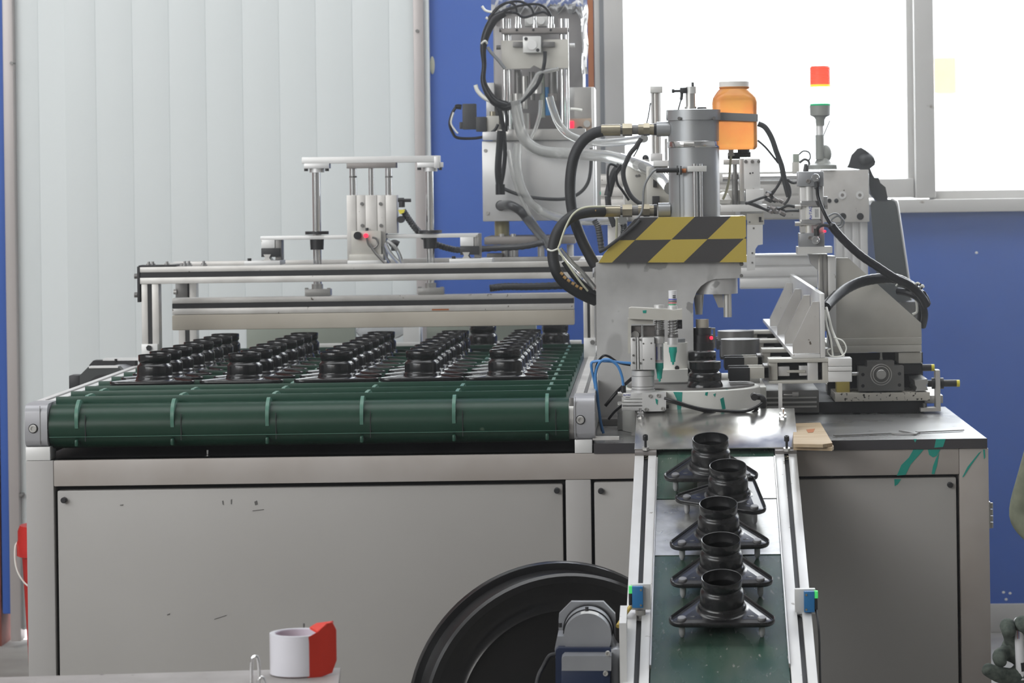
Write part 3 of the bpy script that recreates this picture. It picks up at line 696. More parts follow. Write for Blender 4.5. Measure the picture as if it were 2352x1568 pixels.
# legs carrying the low end
for sgn in (-1, 1):
    p = EM @ Vector((sgn * .12, -LEN + .30, -.08)); q = EM.inverted() @ Vector((p.x, p.y, 0.0))
    part(ex, 'leg', MB().cyl((sgn * .12, -LEN + .30, -.074), (q.x, q.y, q.z), .016, seg=12), 'aluminium')
# brackets riding down it on their studs
EHH = .0345
exsrc = None
rims = [(1632, 1007, 0.0, 'topmost, nearest the cover plate'), (1671.8, 1069, -.39, 'second from the top, turned askew'), (1650, 1156, .03, 'third from the top'), (1656, 1239, .0, 'fourth from the top'), (1657.7, 1326, -.02, 'lowest and nearest the camera')]
for (u, v, rz, wd) in rims:
    x, y = on_belt(u, v, EHH + .060)
    lab = 'satin black bracket on studs on the exit conveyor, ' + wd
    m4 = EM @ Matrix.Translation((x, y, EHH)) @ Matrix.Rotation(rz, 4, 'Z')
    if exsrc is None:
        exsrc = bracket('flanged_bracket', lab, 'bracket_satin', True, (0, 0, 0), (0, 0, 0), 'brackets riding down the exit conveyor'); o = exsrc
    else:
        o = copy_tree(exsrc); o['label'] = lab
    o.location = m4.to_translation(); o.rotation_euler = m4.to_euler()

# photo sensors on posts either side of the exit conveyor
def sensor(u0, v0, u1, v1, uc0, uc1, ledside, label, Y, stem):
    c = P((u0 + u1) / 2, v1, Y)
    t = thing('photo_sensor', label, 'sensor', (c.x, Y, c.z - .05), 'blue photo sensors beside the exit conveyor')
    part(t, 'mount_plate', MB().bp(u0, v0, u1, v1, Y, Y + .012, .001), 'aluminium_white')
    b_ = part(t, 'sensor_body', MB().bp(uc0, v0 + 6, uc1, v1 - 4, Y - .012, Y - .0005, .001), 'sensor_blue', 'blue sensor housing')
    for vv in (v0 + 14, v1 - 10): part(b_, 'screw', MB().cy(uc0 + 5 if ledside > 0 else uc1 - 5, vv, Y - .0135, Y - .01, 2.4), 'brass_fitting')
    a = uc1 if ledside > 0 else uc0 - 8
    part(t, 'indicator_lens', MB().bp(a, v0 + 5, a + 8, v0 + 22, Y - .011, Y, .001), 'led_green', 'lit green lens')
    part(t, 'lens_front', MB().bp(a, v0 + 22, a + 7, v1 - 10, Y - .010, Y, .001), 'slot_black')
    part(t, 'stem', MB().cv((u0 + u1) / 2 - 1, v1, v1 + 12, Y + .006, 12).cv((u0 + u1) / 2 - 1, v1 + 12, v1 + 20, Y + .006, 8), 'steel')
    part(t, 'hex_nut', MB().cyl(P((u0 + u1) / 2 - 1, v1 + 34, Y + .006), P((u0 + u1) / 2 - 1, v1 + 18, Y + .006), px(15, Y), seg=6), 'steel')
    part(t, 'post', MB().cv((u0 + u1) / 2 - 1, v1 + 34, v1 + 60, Y + .006, 6), 'steel')
    return t
sensor(1449, 1341, 1495, 1400, 1452, 1477, -1, 'blue photo sensor with green light on exit conveyor\'s left rail', 5.03, 0)
sensor(1826, 1352, 1873, 1410, 1847, 1871, 1, 'blue photo sensor with green light on exit conveyor\'s right rail', 5.03, 0)
solo('yellow_wire', MB().path([(1449, 1392, 5.02), (1440, 1404, 5.02), (1430, 1420, 5.02), (1419, 1438, 5.0)], 5), 'yellow_cable', 'short yellow sleeved wire hanging below the left photo sensor', 'wire')
solo('sensor_wire', MB().path([(1874, 1400, 5.03), (1879, 1430, 5.0), (1882, 1470, 4.98), (1883, 1530, 4.95), (1886, 1620, 4.9)], 2.5), 'black_rubber', 'black wire running down from the right photo sensor', 'wire')

# gear motor on the left of the exit conveyor
GY = 4.82
gm_ = thing('gear_motor', 'grey octagonal gear motor with navy housing beside the exit conveyor', 'motor', P(1345, 1560, GY))
part(gm_, 'octagon_flange', MB().poly([(1283, 1423), (1284, 1410), (1312, 1382), (1386, 1382), (1413, 1410), (1414, 1423), (1414, 1500), (1283, 1500)], GY + .10, GY + .118), 'motor_grey')
for a_, b_, r_, mt in ((GY + .09, GY + .10, 60, 'black_plastic'), (GY + .05, GY + .09, 57, 'motor_grey'), (GY + .048, GY + .05, 58, 'black_plastic'), (GY + .01, GY + .048, 55, 'motor_grey')):
    part(gm_, 'motor_barrel' if mt == 'motor_grey' else 'seal_ring', MB().cyl((P(1349, 1466, GY).x, a_, P(1349, 1466, GY).z), (P(1349, 1466, GY).x, b_, P(1349, 1466, GY).z), px(r_, GY) if b_ > GY + .05 else px(r_, GY), seg=40), mt)
lab_ = MB(); 
for i in range(9):
    t0 = math.radians(62 + 44 * i / 8); cx_, cz_ = P(1349, 1466, GY).x, P(1349, 1466, GY).z; R_ = px(55.3, GY)
    lab_.v += [Vector((cx_ + R_ * math.cos(t0), GY + .012, cz_ + R_ * math.sin(t0))), Vector((cx_ + R_ * math.cos(t0), GY + .044, cz_ + R_ * math.sin(t0)))]
lab_.f = [(2 * i, 2 * i + 1, 2 * i + 3, 2 * i + 2) for i in range(8)]
part(gm_, 'rating_label', lab_, 'label_silver')
part(gm_, 'gearbox_shoulder', MB().poly([(1274, 1490), (1280, 1461), (1404, 1461), (1412, 1480), (1424, 1496), (1424, 1512), (1276, 1512)], GY + .02, GY + .085), 'motor_grey')
part(gm_, 'gearbox_label', MB().bp(1305, 1469, 1381, 1481, GY + .0188, GY + .022), 'label_silver')
part(gm_, 'gearbox_body', MB().poly([(1276, 1640), (1276, 1494), (1282, 1488), (1403, 1488), (1403, 1640)], GY - .005, GY + .08), 'motor_navy')
part(gm_, 'mount_flange', MB().bp(1403, 1490, 1424, 1645, GY - .004, GY + .06, .002), 'motor_grey')
part(gm_, 'top_cover', MB().poly([(1290, 1540), (1290, 1512), (1296, 1506), (1404, 1506), (1404, 1540)], GY - .045, GY - .004), 'motor_grey')
part(gm_, 'lower_body', MB().bp(1290, 1534, 1402, 1660, GY - .044, GY - .004, .003), 'motor_navy')
for (u, v) in ((1396, 1500), (1391, 1546)): part(gm_, 'socket_bolt', MB().bolt(u, v, GY - .046, 6), 'steel')
for (u, v) in ((1348, 1397), (1330, 1420), (1287, 1434)): part(gm_, 'screw', MB().cv(u, v - 4, v + 6, GY + .04, 4), 'black_plastic')
part(ex, 'motor_plate', MB().add([EM.inverted() @ q for q in MB().box(P(1425, 1500, 4.9).x, P(1441, 1500, 4.9).x, 4.78, 4.98, P(1430, 1640, 4.9).z, P(1430, 1406, 4.9).z).v], MB().box(0, 1, 0, 1, 0, 1).f), 'aluminium_white')
solo('motor_cable', MB().path([(1278, 1502, 4.84), (1262, 1506, 4.84), (1248, 1530, 4.84), (1236, 1555, 4.82), (1228, 1600, 4.8)], 5), 'black_rubber', 'black cable leaving the gear motor\'s left side', 'cable')

# big black drum standing behind the gear motor
DYY = 5.30
dc = P(1282, 1640, DYY); ax = Vector((.24, -1, .05)).normalized()
dr = thing('black_drum', 'large shiny black round drum standing on edge before the cabinet', 'drum', (dc.x, DYY, 0))
Rr = px(342, DYY); Rv = .282
part(dr, 'rear_rim', MB().lathe([(Rv - .012, -.01), (Rv, -.008), (Rv + .004, .0), (Rv, .008), (Rv - .012, .008), (Rv - .02, .03), (Rv - .028, .05)], dc, ax, 96), 'drum_black', ang=60)
part(dr, 'front_rim', MB().lathe([(Rv - .026, .05), (Rv - .018, .080), (Rv - .012, .086), (Rv - .017, .092), (Rv - .03, .088)], dc, ax, 96), 'drum_black', ang=60)
part(dr, 'dished_face', MB().lathe([(Rv - .028, .088), (Rv - .05, .074), (Rv - .072, .068), (Rv - .082, .073), (Rv - .095, .062), (Rv - .13, .045), (0, .036)], dc, ax, 96), 'drum_black', ang=60)
part(dr, 'back_face', MB().lathe([(Rv - .012, -.01), (0, -.008)], dc, ax, 96), 'drum_black')
part(dr, 'stand', MB().box(dc.x - .08, dc.x + .08, DYY - .02, DYY + .06, 0, dc.z - Rv + .03), 'drum_black')
# ================================================================== GANTRY FRAME OVER THE BELT
GYF = 7.15; GYR = 7.62
ZB = P(500, 611, GYF).z; ZBb = P(500, 650, GYF).z
GX0 = P(318, 630, GYF).x; GX1 = P(1352, 630, GYF).x
gan = thing('gantry_frame', 'slotted aluminium profile gantry standing over the green belt conveyor', 'frame', ((GX0 + GX1) / 2, 7.35, RT))
def profile_beam(name, x0, x1, y0, y1, z0, z1, parent, mat='aluminium_worn', label=None):
    h = z1 - z0
    b = part(parent, name, MB().box(x0, x1, y0, y1, z1 - h * .32, z1, .0015).box(x0, x1, y0, y1, z0, z0 + h * .37, .0015).box(x0, x1, y0 + .005, y1 - .004, z0 + h * .35, z1 - h * .30), mat, label)
    part(b, 'slot', MB().box(x0, x1, y0 + .0012, y0 + .006, z0 + h * .372, z1 - h * .322), 'slot_black', 'black slot strip')
    return b
def profile_post(x0, x1, y0, y1, z0, z1, parent, mat='aluminium_worn'):
    w = x1 - x0
    b = part(parent, 'post', MB().box(x0, x0 + w * .36, y0, y1, z0, z1, .0015).box(x1 - w * .40, x1, y0, y1, z0, z1, .0015).box(x0 + w * .34, x1 - w * .38, y0 + .005, y1, z0, z1), mat)
    part(b, 'slot', MB().box(x0 + w * .37, x1 - w * .41, y0 + .002, y0 + .006, z0, z1), 'slot_black')
    return b
profile_beam('front_beam', GX0, GX1 + .01, GYF, GYF + .04, ZBb, ZB, gan)
profile_beam('rear_beam', GX0 + .01, GX1 + .03, GYR, GYR + .04, ZBb, ZB, gan)
part(gan, 'side_beam', MB().box(GX0, GX0 + .035, GYF + .04, GYR, ZBb, ZB - .002, .002), 'aluminium_worn')
part(gan, 'side_beam', MB().box(GX1 - .03, GX1 + .005, GYF + .04, GYR, ZBb, ZB - .002, .002), 'aluminium_worn')
PX0 = P(325, 740, GYF).x; PX1 = P(365, 740, GYF).x
profile_post(PX0, PX1, GYF + .003, GYF + .045, RT, ZBb, gan)
profile_post(P(410, 740, GYR).x, P(452, 740, GYR).x, GYR, GYR + .04, RT, ZBb, gan)
profile_post(P(1340, 740, GYF).x, P(1366, 740, GYF).x, GYF + .003, GYF + .045, RT, ZBb, gan)
profile_post(P(1340, 740, GYF).x, P(1366, 740, GYF).x, GYR, GYR + .04, RT, ZBb, gan)
part(gan, 'corner_plate', MB().bp(315, 612, 321, 694, GYF - .002, GYF + .04, .001), 'slot_black', 'black corner plate')
for v in (634, 677): part(gan, 'corner_bolt', MB().ch(309, 316, v, GYF + .02, 6), 'steel_dark')
part(gan, 'top_plate', MB().bp(318, 609, 404, 612, GYF + .001, GYF + .06), 'slot_black')
part(gan, 'foot_plate', MB().bp(325, 790, 362, 836, GYF - .004, GYF + .003, .001), 'aluminium_white')
part(gan, 'foot_nut', MB().cyl(P(342, 799, GYF - .012), P(342, 799, GYF - .004) , px(7, GYF), seg=6), 'black_plastic', 'black hex nut')
part(gan, 'foot_plate', MB().bp(1341, 776, 1368, 822, GYF - .006, GYF + .003, .001), 'aluminium_white')
part(gan, 'foot_nut', MB().cyl(P(1361, 786, GYF - .014), P(1361, 786, GYF - .006), px(6, GYF), seg=6), 'steel_dark')
part(gan, 'end_plate', MB().bp(1372, 786, 1394, 852, GYF - .03, GYF - .02, .001), 'aluminium_white')
for u in (342, 348, 384, 425, 431, 468):
    part(gan, 'stud_nut', MB().lathe([(0, 0), (.009, 0), (.009, .004), (.0065, .0045), (.0065, .008), (.0035, .0085), (.0035, .013), (0, .0145)], (P(u, 608, GYF + .02).x, GYF + .02 + (.02 if u in (348, 431) else 0), ZB), seg=8), 'chrome')
part(gan, 'rear_bracket', MB().bp(403, 650, 430, 684, GYR - .01, GYR, .001), 'steel_dark')
part(gan, 'rear_nut', MB().ch(399, 406, 670, GYR - .01, 6), 'steel')
part(gan, 'dark_rail', MB().bp(1185, 590, 1370, 604, GYR + .045, GYR + .09, .001), 'steel_dark')

# ================================================================== LIFTING PRESS BAR
LY = 7.36
lp = thing('lifting_press', 'pneumatic lifting press with guide shafts and beige padded aluminium bar', 'press', P(860, 600, LY))
pb0 = P(399, 700, LY).x; pb1 = P(1319, 700, LY).x; pz1 = P(860, 678, LY).z; pz0 = P(860, 715.5, LY).z; pzp = P(860, 751, LY).z
bar = profile_beam('press_bar', pb0, pb1, LY - .025, LY + .03, pz0, pz1, lp, 'aluminium_worn')
part(bar, 'rust_mark', MB().bp(992, 709, 1031, 712.5, LY - .0256, LY - .024), 'rust_mark')
part(lp, 'foam_pad', MB().box(pb0, pb1, LY - .03, LY + .035, pzp, pz0 - .001, .003), 'beige_foam', 'beige foam pad')
part(lp, 'top_bar', MB().bp(693, 359, 1009, 374, LY - .02, LY + .03, .001), 'aluminium_white').data
part(lp, 'top_bar_end', MB().bp(997, 359, 1010, 386, LY - .022, LY - .02, .001), 'aluminium')
part(lp, 'lower_bar', MB().bp(598, 539, 1098, 548, LY - .02, LY + .03, .001), 'aluminium_white')
part(lp, 'bar_end_block', MB().bp(1096, 536, 1104, 578, LY - .018, LY + .03, .001), 'steel_dark')
for i, u in enumerate((727, 987)):
    dv = -2.5 * i
    sh = part(lp, 'guide_shaft', MB().cv(u + 1, 395 + dv, 660 + dv, LY, 9.5), 'chrome', 'chrome guide shaft')
    part(lp, 'shaft_clamp', MB().bp(u - 29, 375 + dv, u + 29, 387 + dv, LY - .02, LY + .02, .001), 'aluminium')
    part(lp, 'clamp_collar', MB().cv(u + 1, 386 + dv, 396 + dv, LY, 17), 'aluminium')
    for s_ in (-24, 24): part(lp, 'cap_screw', MB().cv(u + s_, 387 + dv, 393 + dv, LY - .012, 4.5), 'black_plastic')
    part(lp, 'bearing_flange', MB().cv(u + 1, 531 + dv, 538 + dv, LY, 27), 'black_plastic')
    part(lp, 'bearing_body', MB().cv(u + 1, 548 + dv, 573 + dv, LY, 16, 15), 'black_plastic')
    part(lp, 'foot_clamp', MB().bp(u - 27, 664 + dv, u + 32, 679 + dv, LY - .02, LY + .02, .001).bp(u - 27, 661 + dv, u - 19, 665 + dv, LY - .016, LY - .008).bp(u + 24, 661 + dv, u + 32, 665 + dv, LY - .016, LY - .008), 'steel')
    part(lp, 'foot_collar', MB().cv(u + 2, 652 + dv, 664 + dv, LY, 13), 'steel')
cyb = part(lp, 'cylinder_block', MB().bp(797, 448, 818, 600, LY - .03, LY + .03, .001).bp(818, 448, 840, 600, LY - .026, LY + .03, .001).bp(840, 448, 866, 600, LY - .029, LY + .03, .001).bp(866, 448, 886, 600, LY - .026, LY + .03, .001).bp(886, 448, 911, 536, LY - .03, LY + .03, .001), 'aluminium_worn')
for (u, v) in ((831, 468), (874, 468), (832, 518), (875, 518)): part(cyb, 'screw_hole', MB().cy(u, v, LY - .0305, LY - .02, 4), 'steel_dark')
part(lp, 'yoke_plate', MB().bp(796, 374, 909, 386, LY - .025, LY + .025, .001), 'brown_steel')
for u, r in ((811, 8), (853, 6.5), (893, 8)): part(lp, 'piston_rod', MB().cv(u, 386, 449, LY, r), 'chrome')
for u in (811, 893): part(lp, 'rod_ring', MB().cv(u, 404, 408, LY, 8.6), 'steel_dark')
part(lp, 'port_block', MB().bp(807, 530, 875, 585, LY - .05, LY - .031, .001), 'plate_stained')
part(lp, 'base_plate', MB().bp(802, 584, 880, 598, LY - .055, LY + .03, .001), 'plate_stained')
part(lp, 'foot_plate', MB().bp(798, 598, 888, 608, LY - .06, LY + .03, .001), 'aluminium_white')
part(lp, 'knob', MB().cy(821, 541, LY - .066, LY - .05, 9), 'black_gloss')
part(lp, 'signal_lamp', MB().cy(840, 541, LY - .062, LY - .05, 5), 'led_red', 'lit red signal')
part(lp, 'push_knob', MB().cv(843, 523, 531, LY - .04, 3.5), 'black_plastic')
part(lp, 'signal_lead', MB().path([(842, 546, LY - .06), (847, 562, LY - .06), (858, 570, LY - .06), (868, 560, LY - .06), (864, 548, LY - .06), (855, 545, LY - .06)], 2.5, sub=5), 'steel_dark')
part(lp, 'signal_lead', MB().path([(849, 560, LY - .06), (860, 578, LY - .062), (875, 595, LY - .064), (887, 607, LY - .066)], 3, sub=5), 'steel_dark')
for i, u in enumerate((625, 1082)):
    dv = -5 * i
    part(lp, 'rail_block', MB().bp(u - 25, 549 + dv, u + 6, 570 + dv, LY - .02, LY + .03, .001), 'aluminium_white')
    part(lp, 'rail_shadow_block', MB().bp(u + 7, 549 + dv, u + 22, 597 + dv, LY - .016, LY + .03, .001), 'steel_dark')
    part(lp, 'slide_carriage', MB().bp(u - 25, 570 + dv, u + 18, 590 + dv, LY - .024, LY + .03, .001), 'black_plastic')
    part(lp, 'slide_rail', MB().poly([(u - 20, 584 + dv), (u - 3, 584 + dv), (u - 7, 592 + dv), (u - 2, 599 + dv), (u - 21, 599 + dv), (u - 16, 592 + dv)], LY - .026, LY + .03), 'steel')
    part(lp, 'slide_base', MB().bp(u - 64 + 14 * i, 599 + dv, u + 18 + 30 * i, 609 + dv, LY - .06, LY + .05, .001), 'aluminium_white')
    part(lp, 'cap_screw', MB().cv(u - 52 + 12 * i, 593 + dv, 599 + dv, LY - .05, 4.5), 'black_plastic')
part(lp, 'air_fitting', MB().cv(923, 462, 476, LY - .02, 7).ch(914, 928, 459, LY - .02, 5).ch(928, 944, 460, LY - .02, 4), 'black_plastic')
part(lp, 'yellow_tag', MB().poly([(914, 482), (930, 481), (928, 488), (919, 492)], LY - .03, LY - .027), 'probe_yellow')
part(lp, 'air_fitting', MB().cy(920, 504, LY - .035, LY, 8), 'black_plastic')
solo('flexible_conduit', MB().path([(926, 484, LY), (940, 505, LY + .01), (955, 525, LY + .02), (975, 545, LY + .05), (1000, 560, LY + .05), (1030, 570, LY + .05), (1060, 574, LY + .05), (1130, 570, LY + .06), (1200, 566, LY + .08), (1250, 556, LY + .08)], 8, sub=9, ribs=.16), 'conduit', 'ribbed black conduit running behind the lifting press towards the hoses', 'conduit')
m = MB().path([(900, 545, LY - .05), (905, 560, LY - .05), (915, 585, LY - .05), (925, 606, LY - .05)], 4)
solo('air_hose_bundle', MB().path([(885, 560, LY - .04), (892, 575, LY - .05), (905, 592, LY - .05), (918, 606, LY - .05)], 5).path([(890, 552, LY - .05), (905, 565, LY - .055), (916, 582, LY - .055), (924, 606, LY - .05)], 4.5).path([(880, 566, LY - .035), (884, 585, LY - .04), (895, 604, LY - .04)], 4), 'clear_hose', 'clear air hoses beside the lifting press cylinder', 'hoses')
part(lp, 'hose_elbow', MB().tube([P(894, 562, LY - .05), P(905, 556, LY - .05), P(916, 560, LY - .05)], px(6, LY), 10).bp(898, 560, 912, 576, LY - .055, LY - .04, .002), 'black_plastic')
# things visible behind the belt
solo('olive_panel', MB().bp(566, 745, 816, 812, 8.05, 8.09, .003), 'panel_olive', 'olive grey metal panel behind the belt, the one on the left', 'panel')
solo('olive_panel', MB().bp(980, 745, 1232, 812, 8.05, 8.09, .003), 'panel_olive', 'olive grey metal panel behind the belt, the one on the right', 'panel')
solo('white_carton', MB().bp(926, 742, 963, 804, 8.0, 8.12, .002), 'label_white', 'white carton standing between the two olive panels', 'box')
solo('film_bag', MB().ball(P(875, 760, 8.02), .055, 14, 8, (1.3, .4, .5)), 'plastic_film', 'crumpled clear plastic bag between the olive panels', 'bag')
solo('support_shelf', MB().box(P(560, 812, 8.1).x, P(1300, 812, 8.1).x, 7.95, 8.2, P(900, 812, 8.05).z - .02, P(900, 812, 8.05).z, .002).box(P(600, 812, 8.1).x, P(600, 812, 8.1).x + .03, 8.0, 8.03, 0, P(900, 812, 8.05).z - .02).box(P(1280, 812, 8.1).x - .03, P(1280, 812, 8.1).x, 8.0, 8.03, 0, P(900, 812, 8.05).z - .02), 'aluminium_worn', 'narrow metal shelf standing behind the green belt', 'shelf')

# drive motor at the conveyor's left side
MY = 6.85
dmx = thing('drive_motor', 'black octagonal drive motor on the left side of the green conveyor', 'motor', P(230, 890, MY))
part(dmx, 'front_flange', MB().poly([(183, 960), (183, 862), (203, 842), (272, 842), (290, 862), (290, 960)], MY, MY + .03), 'case_dark')
part(dmx, 'flange_edge', MB().bp(204, 841, 271, 845, MY - .001, MY + .03), 'aluminium_white')
part(dmx, 'hub', MB().cy(236, 896, MY - .012, MY, 36).cy(236, 896, MY - .02, MY - .011, 24), 'black_plastic')
part(dmx, 'terminal_box', MB().bp(158, 862, 184, 905, MY + .0, MY + .05, .003), 'black_plastic')
part(dmx, 'barrel', MB().cy(258, 895, MY + .03, MY + .16, 52), 'motor_grey')
part(dmx, 'rear_flange', MB().poly([(205, 838), (214, 828), (310, 828), (310, 870), (205, 870)], MY + .16, MY + .2), 'slot_black')
part(dmx, 'rear_flange_edge', MB().bp(236, 823, 330, 828, MY + .16, MY + .2), 'aluminium_white')
part(dmx, 'cap_screw', MB().cv(266, 824, 830, MY + .159, 3), 'black_plastic')

# ================================================================== HYDRAULIC PRESS
HY = 6.30; HB = 6.42
hp = thing('hydraulic_press', 'cast metal C-frame hydraulic press with grey cylinder and hazard striped cover', 'press', P(1500, 960, HY))
hx = lambda u, v=700: P(u, v, HY)
arc = [(1592, 700), (1594, 685), (1600, 670), (1610, 657), (1624, 647), (1640, 641)]
frame_pts = [P(1370, 1200, HY), P(1370, 604, HY), P(1376, 602, HY), P(1702, 600, HY), P(1702, 638, HY)] + [P(u, v, HY) for u, v in reversed(arc)] + [P(1591, 1200, HY)]
for q in frame_pts: q.z = max(q.z, .8305)
# slope table correction: keep verticals vertical
frame_pts[0].x = frame_pts[1].x = P(1371, 800, HY).x; frame_pts[-1].x = P(1592, 800, HY).x
part(hp, 'c_frame', MB().prism(frame_pts, (0, HB - HY, 0)), 'cast_metal')
part(hp, 'base_plate', MB().box(P(1380, 980, HY).x, P(1700, 980, HY).x, 6.22, 6.55, .8302, .845, .002), 'steel_dark')
part(hp, 'ram_head', MB().cyl((P(1647, 655, HY).x, HY + .055, P(1647, 676, HY).z), (P(1647, 655, HY).x, HY + .055, P(1647, 640, HY).z), px(49, HY), seg=40), 'cast_metal')
part(hp, 'punch', MB().cv(1605, 676, 722, HY + .05, 12, 8), 'steel')
part(hp, 'punch', MB().cv(1671, 674, 728, HY + .03, 9.5), 'steel')
part(hp, 'wedge_block', MB().poly([(1636, 673), (1660, 673), (1662, 706), (1650, 706)], HY + .04, HY + .07), 'steel')
part(hp, 'arm_bolt', MB().cy(1703, 606, HY - .001, HY + .02, 5).cy(1703, 633, HY - .001, HY + .02, 4), 'steel_dark')
# hazard striped cover; its own origin sits where the two tapes meet
hc = P(1590, 549.5, HY - .02)
hz = bpy.data.objects.new('hazard_cover', None)
def hazard():
    m = MB().poly([(1374, 604), (1386, 585), (1458, 503), (1466, 500), (1713, 496), (1715, 602), (1376, 603)], HY - .022, HY + .13)
    origin = P(1542, 550, HY - .02) + Vector((0, 0, 0))
    me = mesh_of('hazard_cover', m, 'hazard_tape', origin)
    o = bpy.data.objects.new('hazard_cover', me); COL.objects.link(o); o.parent = hp; o.location = origin - OFF[hp.name]; OFF[o.name] = origin
    o['label'] = 'yellow and black striped sheet cover'; return o
bpy.data.objects.remove(hz); hazard()
part(hp, 'cover_tab', MB().bp(1700, 494, 1708, 498, HY - .02, HY, .0005), 'aluminium_white')
cx = P(1595, 380, HY).x; cyv = HY + .06
part(hp, 'cylinder', MB().cyl((cx, cyv, P(1595, 500, HY).z), (cx, cyv, P(1595, 274, HY).z), px(59, HY), seg=48), 'cylinder_grey', 'grey painted cylinder barrel')
zf0, zf1 = P(1595, 275, HY).z, P(1595, 251, HY).z
fl = part(hp, 'cylinder_flange', MB().cyl((cx, cyv, zf0), (cx, cyv, zf1), px(63, HY), seg=48).box(cx - px(63, HY), cx + px(50, HY), cyv - .02, cyv + .05, zf0 + .002, zf1 - .001, .003), 'cylinder_grey')
for (u, v) in ((1640, 271), (1560, 272)): part(fl, 'cap_screw', MB().cy(u, v, cyv - px(60, HY) - .001, cyv, 4), 'steel_dark')
part(hp, 'hose_clamp', MB().lathe([(px(59.8, HY), -.007), (px(60.5, HY), -.006), (px(60.5, HY), .006), (px(59.8, HY), .007)], (cx, cyv, P(1595, 331, HY).z), seg=48), 'chrome')
part(hp, 'clamp_screw', MB().ch(1570, 1594, 331, HY - .003, 5.5), 'steel')
part(hp, 'top_plug', MB().cv(1612, 250, 246, cyv, 10, 12), 'black_plastic')
# solenoid stub on top
part(hp, 'sensor_stub', MB().cv(1586, 215, 247, cyv, 11, 11).cv(1586, 245, 250, cyv, 14), 'steel')
part(hp, 'sensor_cap', MB().cv(1587, 199, 215, cyv, 12), 'label_silver')
part(hp, 'sensor_arm', MB().bp(1562, 201, 1578, 214, cyv - .01, cyv + .01, .001).ch(1543, 1563, 209, cyv, 3).ch(1543, 1549, 209, cyv, 4.5).cv(1591, 189, 200, cyv, 3), 'black_plastic')
part(hp, 'sensor_lead', MB().path([(1566, 214, cyv), (1565, 226, cyv), (1561, 240, cyv), (1558, 252, cyv)], lambda t: 3.5 if t < .4 else 1.6), 'black_plastic')
# guide rods and limit switch on the front of the barrel
gy = cyv - px(59, HY) - .012
part(hp, 'guide_rod', MB().cv(1597, 376, 500, gy, 6), 'chrome'); part(hp, 'guide_rod', MB().cv(1610, 376, 500, gy, 4), 'chrome')
part(hp, 'rod_collar', MB().bp(1579, 381, 1623, 394, gy - .008, gy + .01, .001), 'label_silver')
part(hp, 'limit_switch', MB().ch(1507, 1560, 391, gy, 5.5).ch(1554, 1558, 391, gy, 11).ch(1562, 1566, 391, gy, 10), 'black_plastic')
part(hp, 'switch_tip', MB().ch(1566, 1576, 392, gy, 5), 'rust_mark')
part(hp, 'switch_lead', MB().path([(1508, 389, gy), (1498, 396, gy), (1484, 418, gy), (1478, 440, gy), (1477, 470, gy), (1472, 490, gy), (1460, 505, gy)], 2.6), 'grey_band')
part(hp, 'switch_stay', MB().cv(1561, 400, 500, gy + .01, 1.6), 'grey_band')
# hydraulic ports and fittings
def fitting(v, label):
    segs = [('port', 1508, 1540, 17, 'cylinder_grey', 20), ('port_ring', 1502, 1509, 14, 'black_plastic', 18), ('adaptor', 1466, 1503, 13, 'brass_fitting', 18), ('hex_nut', 1478, 1492, 15, 'brass_fitting', 6),
            ('thread', 1452, 1467, 11, 'steel_dark', 16), ('hex_nut', 1430, 1452, 15, 'brass_fitting', 6), ('collar', 1424, 1431, 10, 'steel_dark', 16), ('ferrule', 1381, 1425, 13.5, 'brass_fitting', 20)]
    for nme, u0, u1, r, mt, sg in segs:
        if nme == 'port' and v > 400: u0, u1 = 1512, 1540
        part(hp, nme, MB().ch(u0, u1, v + (1496 - (u0 + u1) / 2) * .02, HY + .05, r, sg), mt)
fitting(297, 'u'); fitting(483, 'l')
solo('hydraulic_hose', MB().path([(1384, 301, HY + .05), (1362, 307, HY + .05), (1338, 325, HY + .05), (1320, 356, HY + .05), (1311, 400, HY + .05), (1310, 450, HY + .05), (1318, 500, HY + .05), (1336, 550, HY + .05), (1356, 590, HY + .05), (1368, 612, HY + .05)], 12.5, 16, 8), 'black_rubber', 'thick black hydraulic hose arching from the press cylinder\'s upper port', 'hose')
lh = thing('hydraulic_hose', 'thick black hydraulic hose looping from the press cylinder\'s lower port', 'hose', P(1280, 600, HY))
part(lh, 'hose', MB().path([(1386, 485, HY + .04), (1350, 487, HY + .02), (1318, 495, HY + .01), (1290, 518, HY), (1274, 550, HY), (1270, 590, HY), (1279, 625, HY), (1300, 652, HY + .02), (1335, 675, HY + .04), (1368, 690, HY + .06)], 13, 16, 8), 'black_rubber')
pm = MB()
for (u, v, a_) in ((1346, 485, 0), (1356, 484, 0), (1366, 484, 0), (1290, 628, .8), (1297, 637, .8), (1306, 644, .7), (1316, 651, .6), (1325, 657, .55), (1334, 662, .5)):
    q = P(u, v, HY - px(12.6, HY) + (.03 if a_ == 0 else .004)); pm.cyl(q - Vector((.003, 0, -.003 * a_)), q + Vector((.003, 0, -.003 * a_)), .0032, seg=8)
part(lh, 'orange_print', pm, 'orange_print', kind='stuff')
part(lh, 'cable_tie', MB().path([(1257, 572, HY - .012), (1268, 576, HY - .014), (1284, 570, HY - .012)], 2.2), 'cable_tie')
solo('grease_line', MB().path([(1390, 474, HY - .01), (1345, 476, HY - .02), (1318, 490, HY - .02), (1300, 520, HY - .02), (1286, 560, HY - .02), (1284, 575, HY - .02), (1310, 615, HY - .02), (1335, 650, HY - .01), (1350, 668, HY)], 2.4), 'hose_cream', 'thin cream lubrication line looping along the lower hydraulic hose', 'line')
solo('clear_hose_short', MB().path([(1286, 572, HY + .01), (1310, 600, HY + .02), (1340, 630, HY + .03), (1366, 662, HY + .05)], 6), 'clear_hose', 'short clear hose beside the lower hydraulic hose', 'hose')
